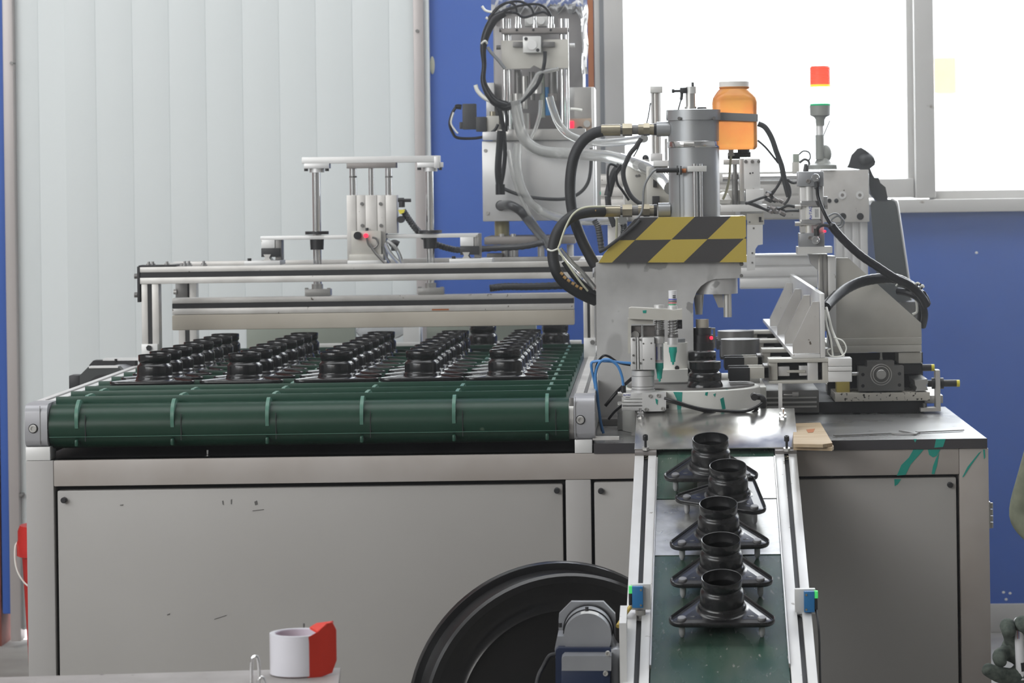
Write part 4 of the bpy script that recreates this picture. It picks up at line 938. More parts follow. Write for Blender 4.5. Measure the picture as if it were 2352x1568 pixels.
solo('grey_hose', MB().path([(1296, 600, HY + .04), (1325, 640, HY + .04), (1366, 676, HY + .06)], 8), 'conduit', 'dark hose slanting behind the lower hydraulic hose', 'hose')
solo('strap_line', MB().path([(1417, 500, HY + .1), (1416, 540, HY + .1), (1416, 560, HY + .1)], 3), 'hose_cream', 'short cream line hanging left of the hazard striped cover', 'line')
solo('cover_cable', MB().path([(1470, 505, HY - .03), (1455, 520, HY - .03), (1425, 545, HY - .03), (1395, 568, HY - .03), (1378, 578, HY - .02)], 4), 'black_rubber', 'black cable lying along the cover\'s slanted left edge', 'cable')
# oil bottle
OY = 6.38
ob_ = thing('oil_bottle', 'square translucent orange oil bottle with white cap strapped to the press', 'bottle', P(1690, 343, OY))
bc = P(1689, 280, OY)
def sqring(w, z, rr, n=6):
    pts = []
    for cxs, cys, s0 in ((1, 1, 0), (-1, 1, 90), (-1, -1, 180), (1, -1, 270)):
        for i in range(n + 1):
            t = math.radians(s0 + 90 * i / n); pts.append(Vector((bc.x + cxs * (w - rr) + rr * math.cos(t), OY + .05 + cys * (w - rr) + rr * math.sin(t), z)))
    return pts
rings = []
for v, w, rr in ((343, 46, 14), (338, 50, 16), (330, 51, 17), (260, 51, 18), (236, 52, 20), (224, 50, 22), (214, 44, 30), (206, 38, 36), (202, 34, 34), (201, 35.5, 35), (198, 35.5, 35), (197, 33, 33)):
    rings.append(sqring(px(w, OY), P(1689, v, OY).z, px(rr - .5, OY)))
m = MB(); n = len(rings[0])
for r_ in rings: m.v += r_
for j in range(len(rings) - 1):
    for i in range(n): m.f.append((j * n + i, j * n + (i + 1) % n, (j + 1) * n + (i + 1) % n, (j + 1) * n + i))
m.f += [tuple(range(n)), tuple((len(rings) - 1) * n + i for i in range(n))]
part(ob_, 'bottle_body', m, 'bottle_orange', ang=60)
part(ob_, 'cap', MB().cyl((bc.x, OY + .05, P(1689, 201, OY).z), (bc.x, OY + .05, P(1689, 186, OY).z), px(35, OY), seg=40), 'bottle_cap')
part(ob_, 'holding_strap', MB().poly([(1654, 258), (1741, 262), (1741, 279), (1654, 276)], OY - .006, OY + .11), 'grey_band', 'grey metal holding strap')
part(ob_, 'outlet_fitting', MB().cv(1679, 343, 354, OY + .05, 6).cv(1679, 352, 358, OY + .05, 8), 'steel')
part(ob_, 'valve', MB().cv(1708, 343, 352, OY + .05, 14).ch(1698, 1724, 355, OY + .05, 6).bp(1672, 350, 1700, 365, OY + .06, OY + .09, .002), 'black_plastic')
solo('oil_feed_line', MB().path([(1679, 356, OY + .05), (1677, 380, OY + .05), (1675, 410, OY + .04), (1668, 440, OY + .04), (1660, 458, OY + .04)], 3), 'hose_cream', 'thin cream oil line dropping from the orange bottle', 'line')

# ================================================================== MARKER PEN STATION
NY = 5.97
pn = thing('marking_station', 'aluminium marker pen station on a rotary actuator block', 'fixture', P(1478, 985, NY))
part(pn, 'support_leg', MB().bp(1459, 944, 1484, 1010, NY + .01, NY + .05, .001), 'steel_dark')
part(pn, 'support_leg', MB().bp(1484, 944, 1508, 1010, NY + .006, NY + .05, .001), 'aluminium_worn')
part(pn, 'leg_foot', MB().box(P(1450, 990, NY).x, P(1512, 990, NY).x, NY, NY + .07, .8303, P(1480, 1000, NY).z, .001), 'aluminium_worn')
ab = part(pn, 'actuator_block', MB().poly([(1475, 902), (1530, 902), (1530, 940), (1526, 944), (1480, 945), (1475, 940)], NY - .02, NY + .05), 'aluminium_white')
part(ab, 'side_extrusion', MB().bp(1432, 902, 1476, 916, NY - .012, NY + .04, .001).bp(1428, 918, 1476, 924, NY - .016, NY + .04, .001).bp(1428, 925, 1476, 931, NY - .016, NY + .04, .001).bp(1428, 933, 1476, 943, NY - .014, NY + .04, .001).bp(1434, 903, 1474, 942, NY - .006, NY + .04), 'aluminium_white')
for (u, v) in ((1493, 909), (1512, 908), (1484, 940), (1522, 938)): part(ab, 'socket_bolt', MB().bolt(u, v, NY - .0205, 4.5), 'steel')
part(ab, 'side_knob', MB().ch(1529, 1536, 917, NY, 4).ch(1529, 1536, 933, NY, 4), 'black_plastic')
part(ab, 'air_fitting', MB().ch(1419, 1430, 905, NY, 6), 'steel'); part(ab, 'air_fitting', MB().cv(1432, 885, 902, NY, 6), 'black_plastic')
part(ab, 'paint_drip', MB().poly([(1505, 915), (1511, 918), (1510, 930), (1507, 926)], NY - .0212, NY - .019), 'paint_teal')
part(pn, 'rotary_table', MB().cv(1477, 894, 901, NY + .01, 28).cv(1477, 887, 893, NY + .01, 26).cv(1477, 863, 886, NY + .01, 26.5).cv(1477, 850, 862, NY + .01, 27), 'aluminium')
gb = part(pn, 'slide_body', MB().bp(1449, 775, 1461, 849, NY - .02, NY + .04, .001).bp(1463, 775, 1467, 849, NY - .022, NY + .03).bp(1469, 775, 1476, 849, NY - .02, NY + .04, .001).bp(1476, 775, 1503, 849, NY - .026, NY + .04, .001).bp(1458, 776, 1480, 848, NY - .01, NY + .03), 'aluminium_white')
for (u, v) in ((1455, 780), (1471, 780), (1455, 816), (1455, 833), (1471, 834)): part(gb, 'screw_hole', MB().cy(u, v, NY - .0225, NY - .018, 2.6), 'steel_dark')
for (u, v) in ((1478, 789), (1496, 788), (1478, 826), (1496, 824)): part(gb, 'screw_hole', MB().cy(u, v, NY - .0265, NY - .02, 2), 'steel_dark')
part(pn, 'l_bracket', MB().poly([(1442, 731), (1500, 731), (1500, 744), (1450, 744), (1448, 812), (1442, 812)], NY - .01, NY + .03), 'plate_stained')
part(pn, 'piston_rod', MB().cv(1475, 746, 776, NY, 3), 'chrome')
part(pn, 'rod_plate', MB().bp(1450, 748, 1505, 775, NY + .012, NY + .03, .001), 'brown_steel')
part(pn, 'round_boss', MB().cy(1459, 769, NY + .004, NY + .02, 9), 'steel')
part(pn, 'pen_arm', MB().poly([(1444, 708), (1450, 706), (1532, 710), (1546, 712), (1567, 710), (1567, 733), (1546, 735), (1520, 735), (1444, 732)], NY - .03, NY + .02), 'plate_stained')
part(pn, 'arm_teal_smear', MB().poly([(1476, 713), (1485, 712), (1484, 719), (1477, 719)], NY - .0305, NY - .028), 'paint_teal')
part(pn, 'black_block', MB().bp(1555, 735, 1567, 755, NY, NY + .02, .001), 'black_plastic')
def coil(c, r, z0, z1, turns, w): 
    n = turns * 12; return MB().tube([(c.x + r * math.cos(2 * math.pi * i / 12), c.y + r * math.sin(2 * math.pi * i / 12), z0 + (z1 - z0) * i / n) for i in range(n + 1)], w, 6, 1)
def pen_holder(u, vt):
    part(pn, 'knurled_nut', MB().cv(u, vt, vt + 9, NY, 12, 12), 'aluminium')
    part(pn, 'holder_tube', MB().cv(u + .5, 735, vt + 73, NY, 8.5), 'chrome')
    c = P(u + .5, 750, NY)
    part(pn, 'spring', coil(c, px(11, NY), P(u, 757 if u < 1530 else 768, NY).z, P(u, 736, NY).z, 5, .0009), 'steel_dark')
    part(pn, 'spring', coil(c, px(11, NY), P(u, vt + 72, NY).z, P(u, 757 if u < 1530 else 768, NY).z, 6, .0012), 'steel_dark')
    part(pn, 'clamp_collar', MB().cv(u, vt + 72, vt + 88, NY, 12.5), 'aluminium')
pen_holder(1514, 700); pen_holder(1545, 703)
def pen(u, vb, vg, ve, top, label):
    t = thing('paint_marker', label, 'marker', P(u, ve, NY), 'teal paint markers in the marking station')
    if top:
        b = part(t, 'barrel', MB().cv(u, 667, 703, NY, 9.5), 'pen_white')
        for v, mt in ((687, 'ink_blue'), (691, 'ink_dark'), (695, 'ink_red'), (699, 'ink_green')):
            zc = P(u + 1, v, NY).z; part(b, 'colour_arc', MB().lathe([(px(9.7, NY), -.0012), (px(9.7, NY), .0012)], (P(u, v, NY).x, NY, zc), seg=20), mt)
        for v in (678, 682): part(b, 'small_print', MB().bp(u, v, u + 7, v + 2.5, NY - px(9.8, NY) , NY - px(9, NY)), 'ink_dark')
    else:
        b = part(t, 'barrel', MB().cv(u + .5, 788, 833, NY, 9.5), 'pen_white')
        for k, (a_, w_) in enumerate(((-6, 1.4), (3, 1.1), (6, .9))): part(b, 'small_print', MB().bp(u + a_, 796, u + a_ + w_, 826, NY - px(9.8, NY), NY - px(8.2, NY)), 'ink_dark' if k else 'ink_blue')
        part(b, 'red_ring', MB().lathe([(px(9.65, NY), -.0004), (px(9.65, NY), .0004)], (P(u + .5, 828, NY).x, NY, P(u, 828, NY).z), seg=20), 'ink_red')
    p = P(u + .5, vg, NY); L_ = P(u, vg, NY).z - P(u, ve, NY).z; r = px(9.3, NY)
    part(t, 'teal_nib_holder', MB().lathe([(0, 0), (r, 0), (r, -L_ * .28), (r * .88, -L_ * .32), (r * .62, -L_ * .66), (r * .58, -L_ * .82), (r * .28, -L_ * .84), (r * .26, -L_ * .96), (0, -L_)], p, seg=24), 'teal_pen', 'teal nib holder')
pen(1514, 788, 833, 877, False, 'white paint marker with teal tip, the lower left one in the marking station')
pen(1545, 0, 797, 838, True, 'paint marker with colour arcs on its barrel sticking out above the pen arm')
# blue and black air tubes left of the station
bt = [([(1450, 834, NY + .02), (1425, 832, NY + .02), (1395, 829, NY + .02), (1366, 830, NY + .03), (1358, 838, NY + .03), (1364, 870, NY + .04), (1370, 900, NY + .05), (1376, 945, NY + .05), (1383, 990, NY + .05)], 'tube_blue', 'long blue air tube reaching the marking station', 3.2),
      ([(1432, 886, NY), (1428, 862, NY), (1417, 838, NY), (1396, 825, NY), (1378, 832, NY + .01), (1368, 860, NY + .02), (1372, 905, NY + .03), (1378, 960, NY + .04), (1386, 995, NY + .04)], 'tube_blue', 'blue air tube curling into the actuator block\'s fitting', 3.2),
      ([(1448, 838, NY + .03), (1420, 832, NY + .03), (1398, 818, NY + .03), (1384, 818, NY + .03), (1370, 840, NY + .04), (1366, 880, NY + .05), (1374, 930, NY + .06)], 'black_gloss', 'black air tube looping with the blue ones', 2.8),
      ([(1452, 868, NY + .04), (1434, 884, NY + .05), (1415, 902, NY + .06), (1390, 932, NY + .06)], 'black_gloss', 'black cable slanting down behind the actuator block', 4),
      ([(1430, 930, NY + .03), (1412, 945, NY + .05), (1398, 962, NY + .06)], 'black_rubber', 'short black cable behind the steel angle', 3)]
for pts, mt, lb, r in bt: solo('air_tube', MB().path(pts, r), mt, lb, 'tube')
solo('steel_angle', MB().poly([(1361, 948), (1367, 948), (1368, 1003), (1422, 1003), (1422, 1010), (1361, 1011)], 5.81, 5.83), 'aluminium_worn', 'small bright angle strip at the conveyor\'s right end', 'bracket')
solo('junction_block', MB().box(P(1418, 980, 6.1).x, P(1448, 980, 6.1).x, 6.10, 6.16, .8302, .888, .003), 'galvanised', 'greenish glittery metal block behind the marking station legs', 'block')

# ================================================================== TURNTABLE AND TOOLING
TX, TY, TR = .085, 6.12, .150
tzt = P(1650, 898, 5.98).z
tt = thing('index_turntable', 'white round index table with teal paint drips and black tooling plates', 'turntable', (TX, TY, .83))
part(tt, 'drum_body', MB().lathe([(0, 0), (TR, 0), (TR, tzt - .8305), (TR - .002, tzt - .8285), (0, tzt - .8285)], (TX, TY, .8303), seg=80), 'turntable_white')
part(tt, 'top_plate', MB().lathe([(0, 0), (TR - .012, 0), (TR - .012, .004), (0, .004)], (TX, TY, tzt + .002), seg=60), 'steel_dark')
for k, pts in enumerate([[(1546, 899), (1567, 899), (1566, 918), (1562, 960), (1557, 962), (1554, 915)], [(1654, 916), (1662, 912), (1668, 945), (1676, 965), (1664, 965)], [(1620, 900), (1626, 899), (1624, 908), (1619, 906)], [(1638, 905), (1644, 902), (1642, 911)]]):
    mm = MB()
    vv = []
    for (u, v) in pts:
        q = P(u, v, 5.985); dx = max(-TR * .99, min(TR * .99, q.x - TX)); q.y = TY - math.sqrt(TR * TR - dx * dx) - .0006; vv.append(q)
    mm.prism(vv, (0, .0012, 0)); part(tt, 'paint_drip', mm, 'paint_teal')
part(tt, 'white_jig', MB().cv(1551, 786, 849, TY + .06, 29), 'white_nylon', 'white nylon jig'); part(tt, 'jig_cap', MB().cv(1556, 778, 786, TY + .06, 18), 'grey_band')
part(tt, 'jig_base', MB().poly([(1514, 850), (1580, 848), (1580, 876), (1560, 879), (1514, 878)], TY + .01, TY + .08), 'white_nylon')
part(tt, 'jig_screw', MB().cy(1555, 845, TY + .02, TY + .06, 5), 'black_plastic')
part(tt, 'fixture_plate', MB().bp(1500, 878, 1590, 890, TY + .0, TY + .09, .001), 'steel_dark')
# worn bracket body on the front station: its collar only, pressed plate hidden in the table
def stepped(name, label, u, Y, prof, mats, cat, grp=None):
    c = P(u, prof[-1][0], Y); m = []
    for (v, r) in prof: m.append((px(r, Y), P(u, v, Y).z - c.z))
    m = [(0, m[0][1])] + m + [(0, m[-1][1])]
    return solo(name, MB().lathe(m, (P(u, (prof[0][0] + prof[-1][0]) / 2, Y).x, Y, c.z), seg=44), mats, label, cat, grp, ang=50)
stepped('pressed_collar', 'glossy black stepped collar part sitting on the front of the turntable', 1619, 6.03,
        [(829, 35), (830, 37), (846, 37), (848, 34), (852, 32), (855, 35.5), (858, 38), (872, 38), (875, 36.5), (879, 39), (884, 41), (892, 41)], 'bracket_black', 'part')
stepped('pressed_collar', 'second black stepped collar on the turntable, behind the front one', 1612, 6.20,
        [(806, 31), (808, 33), (826, 33), (829, 30), (836, 32), (850, 33), (862, 35)], 'bracket_black', 'part')
tool = thing('press_tooling', 'black stepped press die stack with beige plug under the ram', 'die', P(1615, 860, 6.33))
for v0, v1, r, mt in ((733, 752, 15, 'beige_foam'), (752, 768, 21, 'black_plastic'), (768, 786, 25, 'black_plastic'), (786, 806, 27, 'black_plastic'), (806, 870, 22, 'steel_dark')):
    part(tool, 'plug' if v0 == 733 else 'die_ring', MB().cv(1613, v0, v1, 6.33, r), mt)
part(tool, 'red_signal', MB().cy(1634, 776, 6.33 - .03, 6.33 - .02, 4), 'led_red', 'lit red dot')
part(tool, 'sensor_bracket', MB().bp(1627, 753, 1643, 757, 6.36, 6.37).bp(1638, 756, 1643, 800, 6.36, 6.37), 'plate_stained')
part(tool, 'die_base', MB().box(P(1613, 870, 6.33).x - .04, P(1613, 870, 6.33).x + .04, 6.29, 6.37, .846, P(1613, 868, 6.33).z), 'steel_dark')
solo('table_cable', MB().path([(1526, 914, 5.95), (1548, 920, 5.945), (1580, 931, 5.945), (1620, 940, 5.945), (1670, 944, 5.945), (1710, 944, 5.945), (1735, 936, 5.95), (1750, 926, 5.96)], 3.4).path([(1526, 918, 5.955), (1548, 924, 5.95), (1600, 939, 5.95), (1650, 951, 5.95), (1700, 954, 5.95), (1728, 948, 5.95), (1740, 938, 5.955)], 3.4), 'black_gloss', 'pair of black cables drooping across the front of the white turntable', 'cable')
solo('elbow_fitting', MB().tube([P(1736, 911, 5.97), P(1748, 912, 5.97), P(1754, 920, 5.97), P(1754, 932, 5.98), P(1748, 938, 5.98)], px(7, 5.97), 12).cy(1733, 912, 5.95, 5.99, 8), 'black_plastic', 'black elbow air fitting at the turntable\'s right edge', 'fitting')
# ================================================================== TRANSFER GRIPPERS
RYN, RYF = 6.12, 7.70
RX = P(1888, 700, RYN).x
tr = thing('transfer_rack', 'long aluminium transfer plate with triangular gussets over the grippers', 'rack', (RX, 6.9, P(1860, 823, RYN).z))
zt0, zb0 = P(1888, 674, RYN).z, P(1860, 822, RYN).z
part(tr, 'back_plate', MB().box(P(1883, 700, RYN).x, P(1894, 700, RYN).x, RYN, RYF, zb0, zt0, .001), 'aluminium_white')
part(tr, 'bottom_plate', MB().box(P(1820, 815, RYN).x, P(1884, 815, RYN).x, RYN, RYF, zb0, P(1850, 813, RYN).z, .001), 'aluminium_white')
gx0, gx1 = P(1821, 790, RYN).x, P(1882.5, 750, RYN).x
gz = [P(1820, v, RYN).z for v in (812, 789, 694)]
for yg in (RYN + .002, RYN + .36, RYN + .74, RYN + 1.15):
    part(tr, 'gusset', MB().prism([(gx0, yg, gz[0]), (gx1, yg, gz[0]), (gx1, yg, gz[2]), (gx1 - px(15, RYN), yg, gz[2]), (gx0, yg, gz[1])], (0, .012, 0)), 'aluminium_worn')
def gripper(yy, label, swap):
    t = thing('pneumatic_gripper', label, 'gripper', (P(1830, 850, RYN).x, yy, P(1830, 878, RYN).z), 'pneumatic grippers hanging under the transfer rack')
    dy = yy - RYN
    def b(nme, u0, v0, u1, v1, y0, y1, mt, bev=.001, lab=None):
        mb_ = MB().bp(u0, v0, u1, v1, RYN, RYN + .01)
        xs = [q.x for q in mb_.v]; zs = [q.z for q in mb_.v]
        return part(t, nme, MB().box(min(xs), max(xs), yy + y0, yy + y1, min(zs), max(zs), bev), mt, lab)
    b('top_plate', 1765, 823, 1902, 832, -.004, .06, 'plate_stained')
    b('bottom_plate', 1766, 873, 1902, 880, -.004, .06, 'plate_stained')
    b('left_wall', 1766, 832, 1786, 873, 0, .06, 'plate_stained')
    b('right_wall', 1889, 832, 1902, 873, 0, .06, 'plate_stained')
    b('middle_block', 1855, 832, 1879, 873, .002, .05, 'aluminium')
    b('inner_back', 1786, 832, 1890, 873, .05, .055, 'slot_black')
    b('link_block', 1787, 842, 1814, 864, .008, .04, 'aluminium'); b('link_block', 1836, 840, 1855, 863, .008, .04, 'aluminium')
    b('link_rod', 1808, 850, 1850, 856, .004, .012, 'plate_stained')
    c = b('cylinder', 1902, 822, 1956, 840, -.01, .05, 'aluminium_white'); b('cylinder', 1902, 841, 1956, 851, -.012, .05, 'aluminium_white'); b('cylinder', 1902, 852, 1956, 876, -.01, .05, 'aluminium_white')
    z0, z1 = P(1720, 872, RYN).z, P(1720, 843, RYN).z
    for q, (ya, yb) in enumerate(((-.012, -.004), (.06, .068))):
        mt = ('black_rubber', 'plate_stained')
        b('jaw', 1719, 842, 1766, 868, ya, yb, 'plate_stained')
        b('jaw_pad', 1674, 843, 1722, 874, ya - .002, yb + .002, 'black_rubber', .002, 'black rubber wrapped jaw tip')
    b('jaw_block', 1754, 838, 1767, 872, -.012, .066, 'steel_dark')
    return t
gripper(RYN + .0, 'nearest pneumatic gripper with black padded jaw, on the rack\'s front end', 0)
gripper(RYN + .36, 'second pneumatic gripper from the front, under the rack\'s second gusset', 0)
gripper(RYN + .74, 'third pneumatic gripper from the front, under the transfer rack', 0)
gripper(RYN + 1.15, 'farthest pneumatic gripper, at the transfer rack\'s back end', 0)
for k, (u, v, Y, r, h_) in enumerate(((1700, 798, 6.75, 45, 40), (1690, 770, 7.2, 42, 22))):
    solo('held_drum', MB().cv(u, v - h_ * .5, v + h_ * .5, Y, r), 'steel_dark', ['dark worn steel drum between the second and third grippers', 'black round part held by the rear grippers'][k], 'part')
wp = MB().box(P(1640, 830, 6.7).x, P(1770, 830, 6.7).x, 6.5, 7.4, .8302, .87, .002)
solo('fixture_bench', MB().box(P(1645, 880, 6.3).x, P(1760, 880, 6.3).x, 6.30, 6.60, .8302, .905, .003), 'plate_stained', 'grey stained fixture block behind the turntable', 'block')
solo('cream_roller', MB().ch(1655, 1745, 868, 6.25, 12), 'white_nylon', 'cream nylon bar lying behind the turntable', 'bar')
rl = solo('steel_rule', MB().bp(1788, 880, 1797, 972, 6.05, 6.053), 'aluminium_white', 'narrow steel strip standing upright below the nearest gripper', 'strip')
solo('gripper_cables', MB().path([(1898, 706, 6.2), (1904, 730, 6.18), (1912, 760, 6.17), (1925, 790, 6.15), (1938, 818, 6.15)], 3).path([(1896, 712, 6.2), (1899, 745, 6.18), (1908, 780, 6.16), (1913, 818, 6.15)], 2.5).path([(1915, 775, 6.15), (1935, 782, 6.14), (1944, 800, 6.14), (1935, 816, 6.14), (1910, 818, 6.14), (1900, 806, 6.14), (1908, 800, 6.14)], 1.5), 'cable_tie', 'thin clear and grey cables dropping to the nearest gripper\'s cylinder', 'cables')
solo('black_gripper_cable', MB().path([(1897, 735, 6.2), (1903, 765, 6.2), (1910, 795, 6.2), (1913, 818, 6.2)], 3.5), 'black_rubber', 'black cable between the clear ones beside the nearest gripper', 'cable')

# ================================================================== LINEAR SLIDE UNIT (right)
SY = 6.46
sl = thing('linear_slide_unit', 'large grey gusseted slide carriage on a black linear base', 'slide', P(2020, 945, SY))
part(sl, 'side_gusset', MB().poly([(1921, 776), (1921, 592), (1948, 592), (2116, 742), (2117, 775)], SY + .02, SY + .04), 'plate_stained')
part(sl, 'mount_edge', MB().bp(1903, 588, 1920.5, 800, SY, SY + .09, .001), 'aluminium_white')
part(sl, 'carriage_plate', MB().bp(1921, 776.5, 2117, 792, SY, SY + .25, .001), 'plate_stained'); part(sl, 'carriage_plate', MB().bp(1906, 793, 2117, 809, SY - .005, SY + .25, .001), 'plate_stained')
part(sl, 'side_block', MB().bp(2064, 809, 2117, 834, SY + .005, SY + .1, .001), 'plate_stained')
part(sl, 'slide_rail_column', MB().bp(1880, 583, 1902, 760, SY + .02, SY + .06, .002).bp(1884, 583, 1889, 760, SY + .012, SY + .03).bp(1893, 583, 1898, 760, SY + .012, SY + .03), 'steel')
part(sl, 'angle_arm', MB().poly([(1856, 583), (1880, 583), (1880, 622), (1862, 604)], SY + .02, SY + .05), 'aluminium')
bb = part(sl, 'bearing_block', MB().poly([(1972, 842), (1992, 842), (1992, 829), (2054, 829), (2054, 840), (2076, 840), (2077, 897), (1972, 898)], SY - .03, SY + .02), 'steel_dark', 'black bearing block')
bcn = P(2024, 860, SY - .03)
for r0_, r1_, mt in ((.0245, .0225, 'steel'), (.0195, .0175, 'steel'), (.0145, .013, 'steel_dark')):
    part(bb, 'bearing_ring', MB().lathe([(r0_, -.0008), (r1_, -.0012), (r1_, .004), (r0_, .004)], bcn, (0, 1, 0), 40, close=True), mt)
part(bb, 'screw_end', MB().lathe([(0, -.003), (.010, -.0025), (.0115, -.001), (.0115, .004), (0, .004)], bcn, (0, 1, 0), 32), 'steel')
for (u, v) in ((1982, 860), (1982, 886), (2066, 858), (2066, 884)): part(bb, 'screw_hole', MB().cy(u, v, SY - .0305, SY - .02, 4), 'slot_black')
part(sl, 'screw_shaft', MB().ch(1957, 1972, 858, SY, 5), 'chrome')
part(sl, 'yellow_pad', MB().bp(1922, 876, 1952, 902, SY, SY + .05, .002), 'yellow_pad', 'yellow pad')
part(sl, 'speckled_plate', MB().bp(1918, 902, 2136, 921, SY - .035, SY + .3, .001), 'speckled')
part(sl, 'linear_rail', MB().poly([(2101, 874), (2130, 870), (2132, 878), (2128, 884), (2132, 896), (2103, 898), (2106, 890), (2102, 884)], SY - .03, SY + .85), 'steel')
part(sl, 'slide_carriage', MB().bp(2070, 834, 2120, 858, SY + .02, SY + .12, .002), 'slot_black')
part(sl, 'spindle', MB().cv(2024, 809, 829, SY + .02, 3).cv(2024, 822, 829, SY + .02, 4), 'steel')
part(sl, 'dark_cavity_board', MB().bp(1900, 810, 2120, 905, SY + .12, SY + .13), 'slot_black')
bz0 = .8303
part(sl, 'base_extrusion', MB().box(P(1880, 930, SY).x, P(2124, 930, SY).x, SY, SY + .88, bz0, P(2000, 921, SY).z, .002), 'slot_black')
part(sl, 'base_extrusion', MB().box(P(1745, 930, SY).x, P(1880, 930, SY).x, SY - .02, SY + .6, bz0 + .004, P(1800, 895, SY).z, .002), 'steel_dark')
part(sl, 'extrusion_rib', MB().bp(1745, 922, 1876, 926, SY - .026, SY - .018).bp(1745, 932, 1876, 936, SY - .026, SY - .018).bp(1745, 912, 1876, 915, SY - .026, SY - .018), 'steel')
part(sl, 'adjuster_screw', MB().ch(1800, 1822, 907, SY - .04, 2.5).ch(1820, 1834, 906, SY - .04, 6), 'steel')
part(sl, 'end_extrusion', MB().bp(2120, 908, 2166, 926, SY + .03, SY + .3, .001), 'aluminium_worn')
br_ = part(sl, 'stop_bracket', MB().poly([(2149, 850), (2159, 850), (2161, 944), (2115, 945), (2115, 937), (2150, 936)], SY - .03, SY + .01), 'aluminium_worn')
part(sl, 'cap_screw', MB().cv(2124, 926, 937, SY - .01, 5), 'steel_dark')
for nm_, u0, u1, v, lb in (('proximity_probe', 2130, 2204, 880, 'black proximity probe with yellow end through the stop bracket'), ('proximity_probe', 2118, 2146, 844, 'shorter black proximity probe with yellow end above the linear rail')):
    p_ = thing(nm_, lb, 'sensor', P((u0 + u1) / 2, v + 8, SY - .01), 'proximity probes on the slide unit')
    part(p_, 'barrel', MB().ch(u0, u1 - 7, v, SY - .01, 8), 'black_plastic'); part(p_, 'end_cap', MB().ch(u1 - 7, u1, v, SY - .01, 8), 'probe_yellow', 'yellow end cap')
    if u1 > 2200: part(p_, 'lock_nut', MB().ch(2140, 2149, v, SY - .01, 13).ch(2160, 2167, v, SY - .01, 13), 'black_plastic')
# worktop extension carrying the slide unit's rear
solo('rear_support_table', MB().box(P(1640, 930, 6.7).x, P(2124, 930, SY).x + .02, 6.625, 7.38, .79, .8298, .002).box(.3, .34, 7.3, 7.34, 0, .79).box(.66, .70, 7.3, 7.34, 0, .79).box(.1, .14, 6.66, 6.7, 0, .79).box(.66, .70, 6.66, 6.7, 0, .79), 'steel_dark', 'dark steel support table behind the worktop under the slide unit', 'table')

# pneumatic cylinder standing on the slide
PY = 6.44
pc = thing('pneumatic_cylinder', 'upright pneumatic cylinder with silver end blocks and blue lettering', 'cylinder', P(1866, 570, PY))
part(pc, 'base_plate', MB().poly([(1832, 567), (1912, 566), (1912, 581), (1832, 584)], PY - .03, PY + .05), 'aluminium_white')
part(pc, 'top_block', MB().bp(1833, 394, 1892, 428, PY - .025, PY + .035, .0015), 'motor_grey'); part(pc, 'bottom_block', MB().bp(1836, 535, 1894, 567, PY - .025, PY + .035, .0015), 'motor_grey')
part(pc, 'barrel', MB().bp(1838, 428, 1892, 535, PY - .016, PY + .03, .003), 'aluminium')
part(pc, 'tie_tube', MB().cv(1858, 428, 535, PY - .012, 10).cv(1841, 428, 535, PY - .01, 4).cv(1888, 428, 535, PY - .01, 4), 'aluminium_white')
for v in (468, 511): part(pc, 'clamp_band', MB().bp(1839, v - 7, 1887, v + 6, PY - .025, PY + .03, .001), 'chrome')
part(pc, 'label_plate', MB().bp(1853, 476, 1884, 503, PY - .0232, PY - .0225), 'label_white')
for (u, v) in ((1873, 408), (1873, 551)):
    part(pc, 'port_fitting', MB().bolt(u, v, PY - .034, 9.5, .006).cy(u, v, PY - .034, PY - .02, 8), 'chrome'); part(pc, 'elbow', MB().cv(1877 if v < 500 else 1876, (v + 10) if v < 500 else (v - 26), (v + 26) if v < 500 else (v - 10), PY - .03, 6.5), 'black_plastic')
for (u, v) in ((1856, 416), (1861, 546)): part(pc, 'cushion_screw', MB().bolt(u, v, PY - .0255, 5), 'brown_steel')
for v in (478, 517): part(pc, 'band_switch', MB().ch(1826, 1840, v - 3, PY - .02, 5), 'steel')
part(pc, 'switch_bracket', MB().bp(1891, 451, 1901, 480, PY - .01, PY + .01, .001), 'chrome')
part(pc, 'signal', MB().cy(1895, 531, PY - .032, PY - .02, 2.8), 'led_red', 'lit red dot')
q = P(1862, 489, PY - .0236)
def word(parent, s_, loc, size, mat, vertical):
    cu = bpy.data.curves.new('lettering', 'FONT'); cu.body = s_; cu.size = size; cu.extrude = .0003; cu.align_x = 'CENTER'; cu.align_y = 'CENTER'
    t = bpy.data.objects.new('tmp', cu); COL.objects.link(t); bpy.context.view_layer.update()
    me = bpy.data.meshes.new_from_object(t.evaluated_get(bpy.context.evaluated_depsgraph_get())); bpy.data.objects.remove(t)
    R_ = Matrix.Rotation(math.pi / 2, 4, 'X')
    if vertical: R_ = R_ @ Matrix.Rotation(math.pi / 2, 4, 'Z')
    me.transform(Matrix.Translation(Vector(loc) - OFF[parent.name]) @ R_); me.materials.clear(); me.materials.append(MATS[mat])
    o = bpy.data.objects.new('lettering', me); COL.objects.link(o); o.parent = parent; return o
word(pc, 'AirTAC', q, .0095, 'ink_blue', True)
for k_ in range(3): part(pc, 'small_print', MB().bp(1872 + 3 * k_, 480, 1873 + 3 * k_, 499, PY - .0236, PY - .0232), 'ink_dark')
word(pn, 'AirTAC', P(1440, 907, NY - .0125), .005, 'ink_blue', False)
part(pn, 'small_print', MB().bp(1437, 912, 1447, 913, NY - .0126, NY - .0122), 'ink_dark')
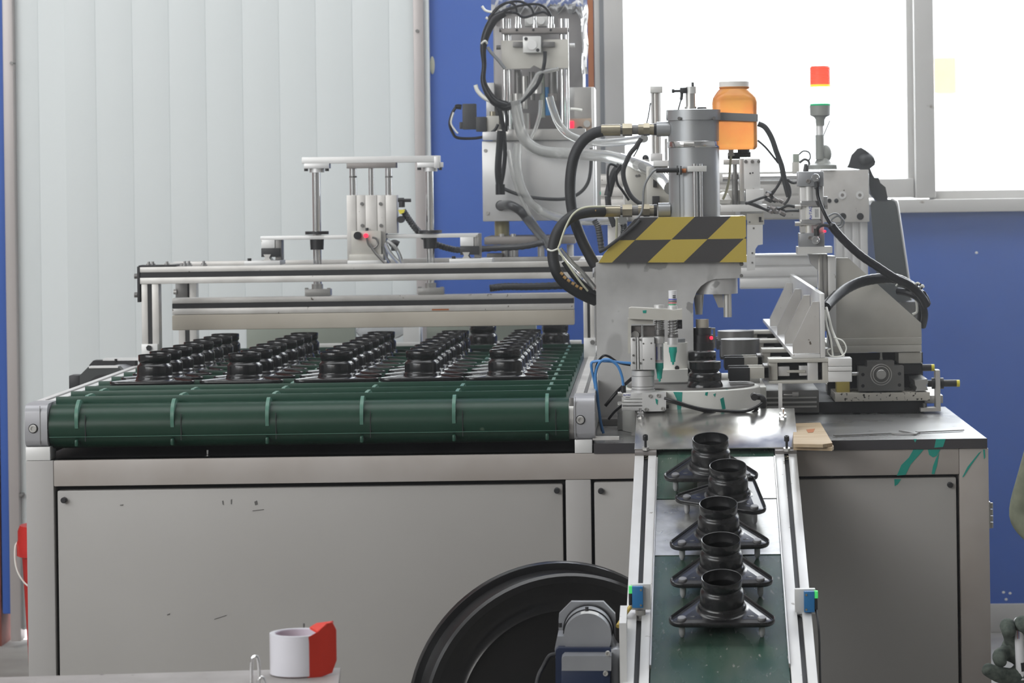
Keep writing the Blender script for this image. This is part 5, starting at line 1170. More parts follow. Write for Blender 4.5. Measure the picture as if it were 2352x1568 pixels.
# cables from it to the machine's right end
solo('spiral_wrapped_cable', MB().path([(1877, 430, PY - .04), (1880, 455, PY - .04), (1893, 488, PY - .05), (1910, 518, PY - .05), (1935, 548, PY - .05), (1975, 585, PY - .05), (2015, 612, PY - .05), (2055, 638, PY - .05), (2090, 655, PY - .04), (2115, 678, PY - .02), (2128, 700, PY)], lambda t: 4.5 if t < .3 else 10, 12, 6, .05), 'black_gloss', 'spiral wrapped black cable slanting down from the pneumatic cylinder', 'cable')
solo('cylinder_lower_lead', MB().path([(1876, 530, PY - .03), (1882, 520, PY - .04), (1896, 517, PY - .04), (1915, 524, PY - .04)], 4), 'black_rubber', 'short black lead curving out of the pneumatic cylinder\'s lower port', 'cable')
solo('arching_cable', MB().path([(1896, 706, 6.25), (1912, 688, 6.3), (1940, 665, 6.36), (1975, 648, 6.4), (2015, 640, 6.42), (2055, 640, 6.44), (2085, 652, 6.45), (2108, 672, 6.47), (2116, 705, 6.5), (2117, 745, 6.52)], 12.5, 12, 7, .05), 'black_gloss', 'thick wrapped black cable arching over the grey gusset plate', 'cable')
solo('cable_knot', MB().path([(2082, 655, PY), (2100, 662, PY), (2122, 680, PY), (2130, 700, PY)], 9).path([(2062, 668, PY + .02), (2090, 674, PY), (2114, 690, PY), (2124, 720, PY + .02), (2120, 748, PY + .06)], 8).path([(2100, 660, PY - .01), (2110, 652, PY - .02), (2118, 658, PY - .02), (2112, 668, PY - .01), (2124, 672, PY - .02), (2130, 690, PY)], 3), 'black_gloss', 'knot of black cables gathered at the gusset plate\'s right corner', 'cable')
solo('cable_tie_ends', MB().path([(2096, 662, PY - .02), (2106, 650, PY - .03), (2112, 652, PY - .03)], 2.5).path([(2108, 668, PY - .02), (2118, 655, PY - .03), (2122, 660, PY - .03)], 2.5).path([(2060, 640, PY - .02), (2062, 650, PY - .025), (2058, 656, PY - .02)], 2).path([(2092, 668, PY + .02), (2104, 690, PY + .02), (2106, 715, PY + .03), (2096, 722, PY + .03)], 3), 'cable_tie', 'white cable tie ends sticking out of the black cable knot', 'ties')
solo('coiled_lead', MB().path([(1900, 498, 6.6), (1918, 490, 6.6), (1932, 500, 6.6), (1930, 515, 6.6), (1915, 518, 6.6), (1910, 505, 6.6), (1925, 496, 6.6), (1938, 508, 6.6), (1930, 522, 6.6), (1905, 520, 6.6)], 2.2), 'grey_band', 'thin grey lead coiled in loops right of the pneumatic cylinder', 'cable')

# ================================================================== REAR ALUMINIUM FRAME WITH SIGNAL TOWER
FY = 7.45
rf = thing('rear_profile_frame', 'large rear frame of aluminium profiles with thick end plate', 'frame', (P(1900, 600, FY).x, FY, 0))
def prof(u0, v0, u1, v1, Y0, Y1, ribs=2, horiz=True):
    m = MB().bp(u0, v0, u1, v1, Y0 + .003, Y1)
    n = ribs * 2 + 1; L_ = (v1 - v0) if horiz else (u1 - u0)
    for k in range(ribs + 1):
        a_ = k * L_ / (ribs + 1) + L_ * .03; b_ = (k + 1) * L_ / (ribs + 1) - L_ * .03
        if horiz: m.bp(u0, v0 + a_, u1, v0 + b_, Y0, Y0 + .01, .001)
        else: m.bp(u0 + a_, v0, u0 + b_, v1, Y0, Y0 + .01, .001)
    return m
part(rf, 'lower_beam', prof(1700, 586, 1900, 662, FY - .05, FY + .03, 2), 'aluminium')
part(rf, 'beam_top_edge', MB().bp(1728, 583, 1900, 588, FY - .055, FY + .03, .001), 'aluminium_white')
part(rf, 'upper_beam', prof(1380, 396, 1896, 506, FY, FY + .06, 3), 'aluminium_worn')
part(rf, 'guide_shaft', MB().ch(1660, 1840, 408, FY - .05, 8), 'chrome')
part(rf, 'end_plate', MB().bp(1886, 390, 1996, 510, FY - .06, FY - .03, .002), 'aluminium_worn', 'thick aluminium end plate')
for (u, v, r) in ((1935, 448, 8), (1975, 448, 8), (1936, 497, 8), (1976, 497, 8)):
    if v < 460: part(rf, 'washer_screw', MB().cy(u, v, FY - .062, FY - .05, 9), 'aluminium_white'); part(rf, 'screw_hole', MB().cy(u, v, FY - .0625, FY - .05, 4), 'brown_steel')
    else: part(rf, 'screw_hole', MB().cy(u, v, FY - .0615, FY - .05, r), 'slot_black')
for (u, v) in ((1905, 461), (1921, 461)): part(rf, 'screw_hole', MB().cy(u, v, FY - .0615, FY - .05, 5), 'slot_black')
m = prof(1920, 510, 1994, 720, FY - .05, FY + .02, 3, False)
part(rf, 'column', m, 'aluminium')
zc_ = P(1957, 720, FY).z
part(rf, 'column', MB().box(P(1922, 700, FY).x, P(1992, 700, FY).x, FY - .04, FY + .02, 0, zc_, .002), 'aluminium')
part(rf, 'column', MB().box(P(1395, 480, FY).x, P(1440, 480, FY).x, FY + .0, FY + .05, 0, P(1420, 500, FY).z, .002), 'aluminium_worn')
part(rf, 'beam_bracket', MB().bp(1432, 390, 1442, 506, FY - .02, FY, .001), 'aluminium')
# feeder assembly hanging on the rear beam, between press cylinder and pneumatic cylinder
AY = 6.95
fd = thing('feeder_head', 'pale aluminium feeder head with hanging slotted side plate', 'feeder', P(1725, 662, AY))
part(fd, 'tall_block', MB().bp(1709, 364, 1746, 434, AY, AY + .06, .001), 'aluminium_white'); part(fd, 'block_side', MB().bp(1699, 364, 1709.5, 462, AY + .004, AY + .06, .001), 'steel')
part(fd, 'step_block', MB().bp(1713, 434, 1754, 462, AY - .006, AY + .06, .001), 'aluminium_white')
for u in (1713, 1728, 1743): part(fd, 'cap_screw', MB().cy(u, 371, AY - .003, AY + .01, 4), 'steel_dark')
part(fd, 'screw_hole', MB().cy(1723, 398, AY - .001, AY + .01, 2), 'slot_black'); part(fd, 'screw_hole', MB().cy(1729, 397, AY - .001, AY + .01, 1.8), 'slot_black')
part(fd, 'shelf_plate', MB().bp(1655, 470, 1762, 486, AY - .03, AY + .08, .001), 'aluminium_white')
part(fd, 'upper_hanger', MB().bp(1716, 490, 1755, 516, AY - .02, AY - .008, .001), 'plate_stained')
part(fd, 'side_plate', MB().poly([(1716, 516), (1752, 516), (1752, 561), (1741, 563), (1735, 572), (1734, 620), (1716, 622)], AY - .02, AY - .008), 'aluminium_white')
for (u, v) in ((1731, 524), (1728, 581), (1728, 603), (1722, 510), (1751, 508)): part(fd, 'screw_hole', MB().cy(u, v, AY - .021, AY - .012, 2.2), 'steel_dark')
part(fd, 'slot_hole', MB().bp(1743, 498, 1749, 510, AY - .021, AY - .012), 'slot_black')
part(fd, 'stem_rod', MB().cv(1688, 378, 402, AY + .02, 5).cv(1688, 400, 412, AY + .02, 9).cv(1688, 412, 470, AY + .02, 7), 'steel_dark')
part(fd, 'cross_bracket', MB().bp(1662, 366, 1700, 378, AY + .01, AY + .05, .001), 'steel')
part(fd, 'guide_channel', MB().bp(1655, 436, 1700, 470, AY + .04, AY + .1, .001), 'plate_stained')
part(fd, 'mount_arm', MB().bp(1700, 440, 1750, 500, AY + .08, FY, .001), 'aluminium')
solo('white_cone', MB().lathe([(0, 0), (.016, .003), (.020, .012), (.013, .026), (0, .032)], P(1662, 470, AY - .01), seg=20), 'white_nylon', 'small white plastic cone between press cylinder and feeder head', 'cone')
# slim clear cylinder left of the press
sc2 = thing('slim_cylinder', 'slim upright cylinder with silver caps left of the press cylinder', 'cylinder', P(1507, 372, 6.9))
part(sc2, 'tube', MB().cv(1507, 212, 352, 6.9, 11.5), 'steel'); part(sc2, 'tube_rod', MB().cv(1498, 212, 352, 6.885, 2).cv(1516, 212, 352, 6.885, 2), 'aluminium_white')
part(sc2, 'top_cap', MB().bp(1493, 198, 1522, 213, 6.88, 6.92, .002), 'label_silver'); part(sc2, 'bottom_cap', MB().bp(1494, 352, 1522, 370, 6.87, 6.93, .002), 'aluminium')
part(sc2, 'mount', MB().bp(1500, 368, 1536, 382, 6.87, 6.95, .001), 'aluminium_white')
part(sc2, 'rear_rod', MB().cv(1530, 318, 370, 6.93, 3.5), 'aluminium')
part(sc2, 'mount_column', MB().bp(1485, 382, 1535, 470, 6.9, 7.5, .002), 'plate_stained')
part(sc2, 'valve_block', MB().bp(1500, 410, 1509, 430, 6.88, 6.9, .001).bp(1498, 450, 1515, 470, 6.87, 6.9, .001), 'black_plastic')
solo('slim_cylinder_wire', MB().path([(1494, 236, 6.88), (1490, 262, 6.88), (1485, 285, 6.88)], 1.5), 'black_rubber', 'thin black wire along the slim upright cylinder', 'wire')
# grey drum-shaped housing behind hoses
hs = thing('valve_housing', 'pale grey rounded housing behind the clear hoses and press', 'housing', P(1465, 480, 7.1))
part(hs, 'body', MB().bp(1434, 380, 1500, 476, 7.1, 7.3, .012), 'plate_stained')
part(hs, 'screw', MB().cy(1462, 404, 7.098, 7.11, 3).cy(1468, 403, 7.098, 7.11, 3), 'steel_dark')
part(hs, 'knob', MB().ball(P(1483, 363, 7.15), px(8, 7.15)), 'black_gloss')
part(hs, 'knob_seat', MB().cv(1483, 366, 381, 7.15, 10), 'steel')
# signal tower
TY_ = FY - .045
st = thing('signal_tower', 'signal tower lamp with red top and lit green section', 'lamp', P(1888, 389, TY_))
part(st, 'hinge_base', MB().lathe([(0, 0), (px(33, TY_), 0), (px(32, TY_), px(10, TY_)), (px(20, TY_), px(14, TY_)), (px(13, TY_), px(26, TY_)), (0, px(28, TY_))], P(1890, 389, TY_), seg=28), 'tower_grey')
part(st, 'hinge_ear', MB().ball(P(1896, 353, TY_), px(16, TY_), sc=(.9, .8, 1.3)), 'tower_grey'); part(st, 'hinge_arm', MB().cv(1883, 310, 366, TY_ - .01, 10), 'tower_grey')
part(st, 'pole', MB().cv(1883, 288, 314, TY_, 9), 'aluminium_white', 'silver pole')
part(st, 'neck', MB().lathe([(px(10, TY_), 0), (px(10.5, TY_), px(14, TY_)), (px(14, TY_), px(20, TY_)), (px(23, TY_), px(24, TY_)), (px(24, TY_), px(46, TY_)), (0, px(46, TY_))], P(1884, 289, TY_), seg=32), 'tower_grey')
def ribbed(v0, v1, n, r):
    c = P(1884, v1, TY_); H_ = P(1884, v0, TY_).z - c.z; pr = []
    for i in range(n):
        pr += [(px(r - 1, TY_), H_ * i / n), (px(r, TY_), H_ * (i + .3) / n), (px(r, TY_), H_ * (i + .7) / n)]
    return MB().lathe([(0, 0)] + pr + [(px(r - 1, TY_), H_), (0, H_)], c, seg=36)
part(st, 'green_ring', ribbed(238, 243, 2, 24), 'stack_green', 'green ring'); part(st, 'green_lens', ribbed(200, 238, 9, 24), 'stack_green_lit', 'brightly lit green lens')
part(st, 'amber_lens', ribbed(194, 200, 2, 24), 'stack_amber', 'amber glow'); part(st, 'red_lens', ribbed(154, 194, 12, 24), 'stack_red', 'red lens'); part(st, 'lens_cap', MB().cv(1884, 152, 154, TY_, 22), 'stack_red')
solo('thin_rod', MB().path([(1906, 277, FY), (1894, 305, FY), (1892, 312, FY)], 1.4), 'steel_dark', 'thin dark rod beside the signal tower pole', 'rod')
mr_ = thing('work_lamp', 'black cone shaped work lamp head on the frame\'s end plate', 'lamp', P(1980, 391, FY))
c0 = P(1968, 360, FY)
part(mr_, 'lamp_head', MB().poly([(1946, 384), (1950, 376), (1956, 356), (1970, 341), (1978, 339), (1990, 346), (2006, 362), (2011, 371), (2009, 379), (1996, 389), (1990, 391)], FY - .03, FY + .03), 'black_plastic')
part(mr_, 'lamp_face', MB().ball(P(1986, 366, FY - .005), px(20, FY), sc=(1.15, 1.6, .95)), 'black_plastic')
part(mr_, 'stalk', MB().path([(1995, 388, FY), (2001, 402, FY), (2008, 415, FY)], 4), 'black_plastic')
part(mr_, 'clamp', MB().poly([(1996, 400), (2003, 408), (2018, 408), (2022, 420), (2034, 430), (2039, 455), (2038, 462), (2014, 462), (2000, 445), (1996, 425)], FY - .02, FY + .03), 'black_plastic')
cs_ = thing('equipment_case', 'dark leaning rounded equipment case behind the slide unit', 'case', P(2050, 660, 7.9))
part(cs_, 'shell', MB().poly([(1999, 470), (2004, 462), (2044, 458), (2055, 463), (2060, 475), (2092, 690), (2020, 700)], 7.75, 8.0), 'case_dark')
part(cs_, 'silver_edge', MB().tube([P(2046, 457, 7.76), P(2056, 463, 7.76), P(2061, 476, 7.76), P(2080, 600, 7.76), P(2093, 690, 7.76)], .005, 8), 'aluminium')
part(cs_, 'handle_top', MB().bp(1998, 458, 2030, 470, 7.76, 7.95, .004), 'label_silver')
part(cs_, 'stand', MB().box(P(2040, 690, 7.9).x - .03, P(2040, 690, 7.9).x + .08, 7.8, 7.95, 0, P(2050, 690, 7.9).z), 'steel_dark')
# valve and wiring on the frame
vb = thing('terminal_block', 'small greenish terminal block with looping wires beside the tower', 'block', P(1833, 398, 7.3))
part(vb, 'body', MB().bp(1822, 353, 1836, 372, 7.45, 7.49, .001), 'panel_olive'); part(vb, 'mount', MB().bp(1820, 372, 1836, 397, 7.45, 7.49, .001), 'plate_stained')
part(vb, 'wire', MB().path([(1834, 356, 7.46), (1845, 347, 7.46), (1858, 350, 7.46), (1861, 362, 7.46), (1855, 372, 7.46)], 2), 'black_rubber'); part(vb, 'wire', MB().path([(1836, 374, 7.46), (1848, 366, 7.46), (1858, 372, 7.46), (1858, 388, 7.46)], 3), 'black_rubber')
part(vb, 'gland', MB().cv(1851, 376, 397, 7.46, 4, 8), 'black_plastic')
CW = 6.8
cables = [([(1741, 284, CW), (1757, 292, CW), (1772, 316, CW), (1784, 350, CW), (1795, 380, CW), (1800, 405, CW), (1806, 430, CW), (1812, 452, CW)], 6.5, 'black wrapped cable curving down from behind the orange bottle'),
          ([(1740, 322, CW), (1758, 338, CW), (1778, 362, CW), (1788, 375, CW)], 2.5, 'thin black cable joining the wrapped cable from the left'),
          ([(1800, 410, CW), (1812, 425, CW), (1815, 445, CW), (1808, 462, CW), (1800, 470, CW)], 3, 'black cable loop right of the connector cluster'),
          ([(1796, 408, CW), (1786, 428, CW), (1775, 440, CW), (1762, 450, CW), (1745, 456, CW), (1712, 468, CW)], 3, 'black cable running left from the cluster to the feeder'),
          ([(1790, 420, CW), (1778, 440, CW), (1768, 452, CW)], 3, 'short black cable into the upper connectors'),
          ([(1840, 415, CW), (1822, 420, CW), (1808, 412, CW)], 3, 'black cable from the cluster towards the cylinder top'),
          ([(1836, 478, CW), (1810, 472, CW), (1790, 480, CW), (1762, 482, CW), (1735, 470, CW), (1712, 466, CW)], 3.4, 'black cable lying along the feeder shelf'),
          ([(1836, 484, CW), (1812, 484, CW), (1780, 488, CW), (1750, 478, CW), (1722, 468, CW)], 3, 'lower black cable lying along the feeder shelf')]
for pts, r, lb in cables: solo('machine_cable', MB().path(pts, r), 'black_rubber', lb, 'cable')
random.seed(11)
for (u, v, lb) in ((1778, 453, 'upper cluster of dark brown cable connectors'), (1782, 482, 'lower cluster of dark brown cable connectors')):
    t = thing('connector_cluster', lb, 'connectors', P(u, v, CW))
    for k in range(8):
        a_ = u + random.uniform(-16, 16); b_ = v + random.uniform(-9, 9)
        part(t, 'connector', MB().cyl(P(a_ - 5, b_ - 2, CW + random.uniform(-.02, .02)), P(a_ + 5, b_ + 3, CW + random.uniform(-.02, .02)), px(4.5, CW), seg=8), 'black_plastic' if k % 2 else 'brown_steel')
# cables left of the press cylinder
for pts, r, mt, lb in [([(1473, 318, 6.7), (1462, 335, 6.7), (1448, 352, 6.7), (1440, 368, 6.7), (1432, 390, 6.7), (1434, 415, 6.7), (1446, 445, 6.7), (1462, 462, 6.7), (1475, 468, 6.7)], 5.5, 'black_rubber', 'thick black cable curving behind the upper fitting'),
                   ([(1473, 322, 6.72), (1466, 340, 6.72), (1455, 360, 6.72)], 1.6, 'black_rubber', 'thin black wire beside the thick cable behind the upper fitting'),
                   ([(1396, 450, 6.9), (1402, 425, 6.9), (1408, 405, 6.9), (1414, 392, 6.9), (1425, 380, 6.9)], 9, 'black_rubber', 'fat black wrapped cable before the green paint marks'),
                   ([(1399, 440, 6.88), (1396, 410, 6.88), (1397, 385, 6.88), (1404, 377, 6.88), (1420, 384, 6.88)], 2.8, 'black_gloss', 'thin black tube looping up from the fat cable'),
                   ([(1427, 378, 6.86), (1416, 394, 6.86), (1418, 420, 6.86), (1430, 438, 6.86), (1445, 460, 6.86)], 3, 'black_gloss', 'black tube hanging in a bow beside the valve housing'),
                   ([(1396, 450, 6.9), (1398, 475, 6.9), (1404, 500, 6.9), (1412, 520, 6.9)], 7, 'black_rubber', 'black cable continuing down behind the lower fitting')]:
    solo('machine_cable', MB().path(pts, r), mt, lb, 'cable')
for (a_, b_, lb) in ((1365, 1378, 'left ribbed black conduit behind the thick hydraulic hoses'), (1425, 1432, 'right ribbed black conduit behind the hazard cover')):
    solo('flexible_conduit', MB().path([(a_, 505, 7.3), (a_ + 8, 520, 7.3), (b_, 545, 7.3), (b_ + 4, 575, 7.3)], 8, 12, 9, .16), 'conduit', lb, 'conduit')

# ================================================================== REAR RIVETING MACHINE
VY = 7.75
rv = thing('riveting_machine', 'tall grey riveting machine with spindle head, guide rods and stainless cabinet', 'machine', P(1235, 560, VY))
part(rv, 'control_cabinet', MB().bp(1108, 322, 1364, 507, VY, VY + .22, .003), 'galvanised' if False else 'aluminium')
for (u, v) in ((1115, 346), (1120, 489)): part(rv, 'cabinet_screw', MB().cy(u, v, VY - .003, VY + .01, 4), 'steel')
part(rv, 'cable_gland', MB().cy(1150, 472, VY - .006, VY + .01, 12), 'black_plastic')
part(rv, 'support_pipe', MB().cv(1153, 507, 545, VY + .08, 17), 'pipe_yellow', 'yellowish support pipe')
part(rv, 'support_plate', MB().bp(1112, 543, 1322, 561, 7.62, 7.9, .004), 'brown_steel')
for u in (1160, 1176, 1183, 1243): part(rv, 'support_column', MB().cv(u, 561, 604, 7.68, 8), 'aluminium')
for u in (1152, 1179): part(rv, 'plate_bolt', MB().cv(u, 537, 544, 7.64, 6), 'steel')
part(rv, 'support_column', MB().cv(1310, 561, 604, 7.7, 8), 'aluminium')
part(rv, 'support_block', MB().bp(1118, 582, 1155, 604, 7.64, 7.7, .002), 'steel_dark')
part(rv, 'plate_stay', MB().bp(1150, 603, 1340, 622, 7.665, 7.8, .001), 'steel_dark')
# machine column & housing behind spindle
part(rv, 'column_housing', MB().bp(1133, 8, 1342, 322, VY + .10, VY + .26, .02), 'housing_grey')
part(rv, 'side_housing', MB().bp(1300, 200, 1366, 325, VY + .05, VY + .24, .003), 'steel')
part(rv, 'housing_edge', MB().bp(1360, 200, 1367, 506, VY + .04, VY + .24, .001), 'aluminium_white')
part(rv, 'operator_panel', MB().bp(1305, 272, 1362, 306, VY + .042, VY + .05, .001), 'panel_tan', 'tan control panel')
part(rv, 'rocker_switch', MB().bp(1306, 278, 1318, 294, VY + .036, VY + .043, .001), 'led_red', 'lit red switch')
part(rv, 'panel_knob', MB().cy(1332, 298, VY + .03, VY + .043, 8), 'black_plastic'); part(rv, 'panel_knob', MB().cy(1348, 284, VY + .03, VY + .043, 8), 'steel')
part(rv, 'lower_plate', MB().bp(1120, 285, 1150, 303, VY + .0, VY + .08, .002), 'plate_stained')
part(rv, 'column_side', MB().bp(1117, 190, 1136, 322, VY + .05, VY + .1, .002), 'aluminium_white')
for u, r in ((1160, 7), (1171, 4), (1293, 8), (1303, 4)):
    part(rv, 'guide_rod', MB().cv(u, 43, 312, VY, r), 'chrome', 'chrome guide rod')
fp = part(rv, 'front_plate', MB().poly([(1151, 93), (1212, 93), (1212, 98), (1248, 98), (1248, 91), (1305, 90), (1306, 156), (1240, 157), (1226, 150), (1218, 157), (1153, 159)], VY - .05, VY - .03), 'plate_stained', 'stained front plate')
part(rv, 'top_crossbar', MB().bp(1151, 64, 1304, 76, VY - .05, VY + .02, .002), 'brown_steel')
for u in (1151, 1303): part(rv, 'crossbar_knob', MB().ch(u - 4, u + 4, 69, VY - .03, 5), 'steel_dark')
for u in (1187, 1225, 1265): part(rv, 'crossbar_hole', MB().cy(u, 69, VY - .051, VY - .04, 3), 'slot_black')
for u in (1186, 1192, 1228, 1262, 1268):
    part(rv, 'air_fitting', MB().cv(u, 38, 62, VY - .03, 4).cv(u, 56, 64, VY - .03, 6), 'chrome')
mc = part(rv, 'mini_cylinder', MB().bp(1201, 83, 1242, 121, VY - .09, VY - .055, .002), 'label_silver', 'small square air cylinder')
part(mc, 'round_end', MB().cy(1222, 103, VY - .0925, VY - .08, 11), 'aluminium_white')
for (u, v) in ((1208, 89), (1235, 115)): part(mc, 'screw_hole', MB().cy(u, v, VY - .0915, VY - .08, 4), 'slot_black')
part(rv, 'side_clamp', MB().bp(1178, 96, 1200, 108, VY - .065, VY - .05, .001).bp(1244, 96, 1274, 108, VY - .065, VY - .05, .001), 'steel_dark')
part(rv, 'clamp_knob', MB().ch(1140, 1150, 109, VY - .04, 5), 'steel_dark'); part(rv, 'clamp_knob', MB().ch(1308, 1320, 104, VY - .04, 5), 'aluminium')
part(rv, 'gauge_block', MB().bp(1205, 38, 1262, 60, VY + .04, VY + .08, .002), 'label_silver')
for u in (1218, 1243): part(rv, 'gauge_face', MB().cy(u, 48, VY + .035, VY + .045, 8), 'label_white')
for (u, v0, v1, r, mt) in ((1190, 160, 215, 9, 'steel_dark'), (1205, 175, 250, 8, 'steel'), (1222, 165, 230, 7, 'steel_dark'), (1246, 160, 270, 6, 'panel_olive'), (1258, 200, 265, 6, 'sensor_blue'), (1270, 158, 215, 11, 'steel_dark'), (1235, 190, 215, 13, 'steel'), (1188, 215, 300, 12, 'steel'), (1270, 215, 232, 13, 'brown_steel'), (1205, 260, 320, 14, 'steel')):
    part(rv, 'spindle', MB().cv(u, v0, v1, VY + .01, r), mt)
part(rv, 'spindle_seat', MB().bp(1130, 296, 1345, 322, VY - .02, VY + .1, .003), 'steel')
part(rv, 'seat_clamp', MB().bp(1108, 302, 1142, 322, VY - .03, VY + .02, .003), 'aluminium')
so_ = thing('solenoid_valve', 'black solenoid valve jutting out left of the riveting machine', 'valve', P(1085, 300, VY - .02))
part(so_, 'coil_body', MB().bp(1062, 238, 1093, 297, VY - .03, VY + .01, .002).bp(1055, 280, 1064, 296, VY - .02, VY + .005, .002), 'solenoid_black'); part(so_, 'valve_body', MB().bp(1093, 268, 1117, 302, VY - .03, VY + .01, .002), 'solenoid_black')
part(so_, 'manifold', MB().bp(1117, 266, 1146, 302, VY - .02, VY + .05, .002), 'plate_stained'); part(so_, 'brass_plug', MB().cv(1131, 256, 266, VY, 7), 'brass_fitting')
part(so_, 'lead', MB().path([(1060, 246, VY - .02), (1048, 246, VY - .02), (1038, 262, VY - .02), (1033, 285, VY - .02), (1040, 305, VY - .02), (1050, 316, VY - .02), (1080, 318, VY - .02), (1110, 314, VY - .02), (1135, 300, VY - .02), (1144, 285, VY - .02)], lambda t: 6 if t < .12 else 3.4), 'black_gloss')
part(so_, 'lead', MB().path([(1042, 258, VY - .03), (1036, 282, VY - .03), (1046, 300, VY - .03), (1052, 306, VY - .03)], 2), 'cable_tie')
# film draped over the housing
fm_ = MB(); nx, nz = 26, 12
for j in range(nz + 1):
    for i in range(nx + 1):
        u = 1128 + 220 * i / nx; v = -12 + 46 * j / nz * (.5 + .5 * abs(math.sin(i * .9 + 1)) * (1 if 3 < i < 23 else 2.2))
        q = P(u, v, VY + .085 - .012 * math.sin(i * 1.7 + j)); fm_.v.append(q)
for j in range(nz):
    for i in range(nx): fm_.f.append((j * (nx + 1) + i, j * (nx + 1) + i + 1, (j + 1) * (nx + 1) + i + 1, (j + 1) * (nx + 1) + i))
for j in range(11):
    for i in range(4):
        u = 1336 + 4.5 * i + 2 * math.sin(j * 1.3); v = 10 + 16 * j; q = P(u, v, VY + .09 + .008 * math.sin(i * 2 + j)); fm_.v.append(q)
b0 = (nx + 1) * (nz + 1)
for j in range(10):
    for i in range(3): fm_.f.append((b0 + j * 4 + i, b0 + j * 4 + i + 1, b0 + j * 4 + 5 + i, b0 + j * 4 + 4 + i))
solo('plastic_film', fm_, 'plastic_film', 'crinkled clear plastic film draped over the riveting machine\'s top', 'film')
# hoses of the riveting machine
hv = VY - .08
for pts, r, mt, lb in [
    ([(1183, 232, hv), (1188, 262, hv), (1196, 300, hv), (1214, 330, hv), (1245, 347, hv), (1290, 352, hv), (1345, 355, hv - .1), (1400, 360, hv - .3), (1445, 372, hv - .5), (1490, 388, hv - .7), (1520, 408, hv - .85), (1540, 432, hv - .95)], 14, 'clear_hose', 'fat clear hose sweeping from the riveting machine to the press'),
    ([(1262, 222, hv), (1270, 250, hv), (1284, 285, hv), (1308, 310, hv), (1340, 322, hv), (1380, 328, hv - .1), (1430, 325, hv - .3), (1480, 318, hv - .5)], 9, 'clear_hose', 'clear hose bending right above the stainless cabinet'),
    ([(1190, 330, hv), (1188, 370, hv), (1195, 420, hv), (1215, 460, hv), (1250, 488, hv), (1300, 503, hv - .1), (1360, 508, hv - .2), (1430, 505, hv - .5)], 10, 'clear_hose', 'lower clear hose hanging in a wide bow across the stainless cabinet'),
    ([(1168, 345, hv), (1178, 400, hv), (1194, 450, hv), (1215, 490, hv), (1240, 530, hv), (1262, 560, hv - .2)], 5, 'clear_hose', 'thin clear hose slanting across the cabinet towards the hydraulic hoses'),
    ([(1284, 158, hv), (1240, 168, hv), (1230, 180, hv), (1215, 205, hv), (1200, 228, hv), (1178, 240, hv)], 5, 'clear_hose', 'clear tube curving below the stained front plate'),
    ([(1242, 230, hv), (1240, 260, hv), (1232, 290, hv), (1220, 318, hv)], 4.5, 'clear_hose', 'short clear tube between the spindles'),
    ([(1092, 195, hv), (1098, 210, hv), (1115, 226, hv), (1140, 236, hv)], 5, 'cable_tie', 'white hose end below the upper cable bundle'),
    ([(1160, 158, hv), (1146, 140, hv), (1128, 120, hv), (1120, 108, hv)], 4, 'grey_band', 'grey tube running up to the cable bundle')]:
    solo('air_hose', MB().path(pts, r, 14, 8), mt, lb, 'hose')
solo('armoured_conduit', MB().path([(1150, 472, VY - .01), (1172, 471, hv), (1196, 485, hv), (1215, 508, hv), (1245, 545, hv - .1), (1272, 580, hv - .3), (1280, 595, hv - .5)], 11, 14, 14, .06), 'conduit', 'armoured grey conduit leaving the stainless cabinet\'s lower gland', 'conduit')
solo('gland_bundle', MB().path([(1150, 300, hv), (1147, 340, hv), (1144, 390, hv), (1147, 425, hv)], 8).path([(1157, 300, hv), (1160, 350, hv), (1156, 395, hv), (1150, 425, hv)], 5).cv(1149, 423, 447, hv, 11), 'black_gloss', 'bundle of black cables ending in a sleeve on the stainless cabinet', 'cables')
solo('cabinet_cable', MB().path([(1155, 432, hv), (1180, 443, hv), (1215, 452, hv), (1260, 457, hv), (1300, 456, hv), (1330, 444, hv), (1350, 420, hv), (1357, 385, hv), (1358, 340, hv)], 4), 'black_rubber', 'black cable drooping in a long bow across the stainless cabinet', 'cable')
bun = []
for k, (pts, r, lb) in enumerate([
    ([(1266, 38, hv), (1255, 20, hv), (1235, 10, hv), (1200, 12, hv), (1165, 22, hv), (1140, 38, hv), (1122, 62, hv), (1112, 90, hv), (1108, 125, hv)], 3, 'outer black tube arching over the spindle head'),
    ([(1227, 36, hv), (1220, 18, hv), (1200, 5, hv), (1175, 4, hv), (1148, 15, hv), (1125, 40, hv)], 3, 'highest black tube arching over the spindle head'),
    ([(1188, 28, hv), (1182, 12, hv), (1165, 6, hv), (1140, 20, hv), (1120, 45, hv)], 3, 'small black tube arch left of the spindle head'),
    ([(1262, 36, hv), (1245, 28, hv), (1205, 40, hv), (1185, 30, hv), (1160, 30, hv), (1135, 48, hv), (1120, 75, hv)], 3, 'lower black tube winding to the fittings'),
    ([(1252, 118, hv), (1251, 140, hv), (1245, 170, hv), (1232, 198, hv), (1212, 220, hv), (1190, 236, hv), (1160, 240, hv)], 4.5, 'black cable dropping from the small square cylinder')]):
    solo('control_tube', MB().path(pts, r), 'black_gloss', lb, 'tube')
solo('cable_bundle', MB().path([(1160, 30, hv), (1135, 45, hv), (1118, 75, hv), (1110, 110, hv), (1112, 150, hv), (1110, 185, hv), (1122, 215, hv), (1140, 235, hv), (1165, 242, hv)], lambda t: 8 + 2.5 * math.sin(t * 9) , 14, 8), 'black_gloss', 'thick wrapped black cable bundle down the spindle head\'s left side', 'cable')
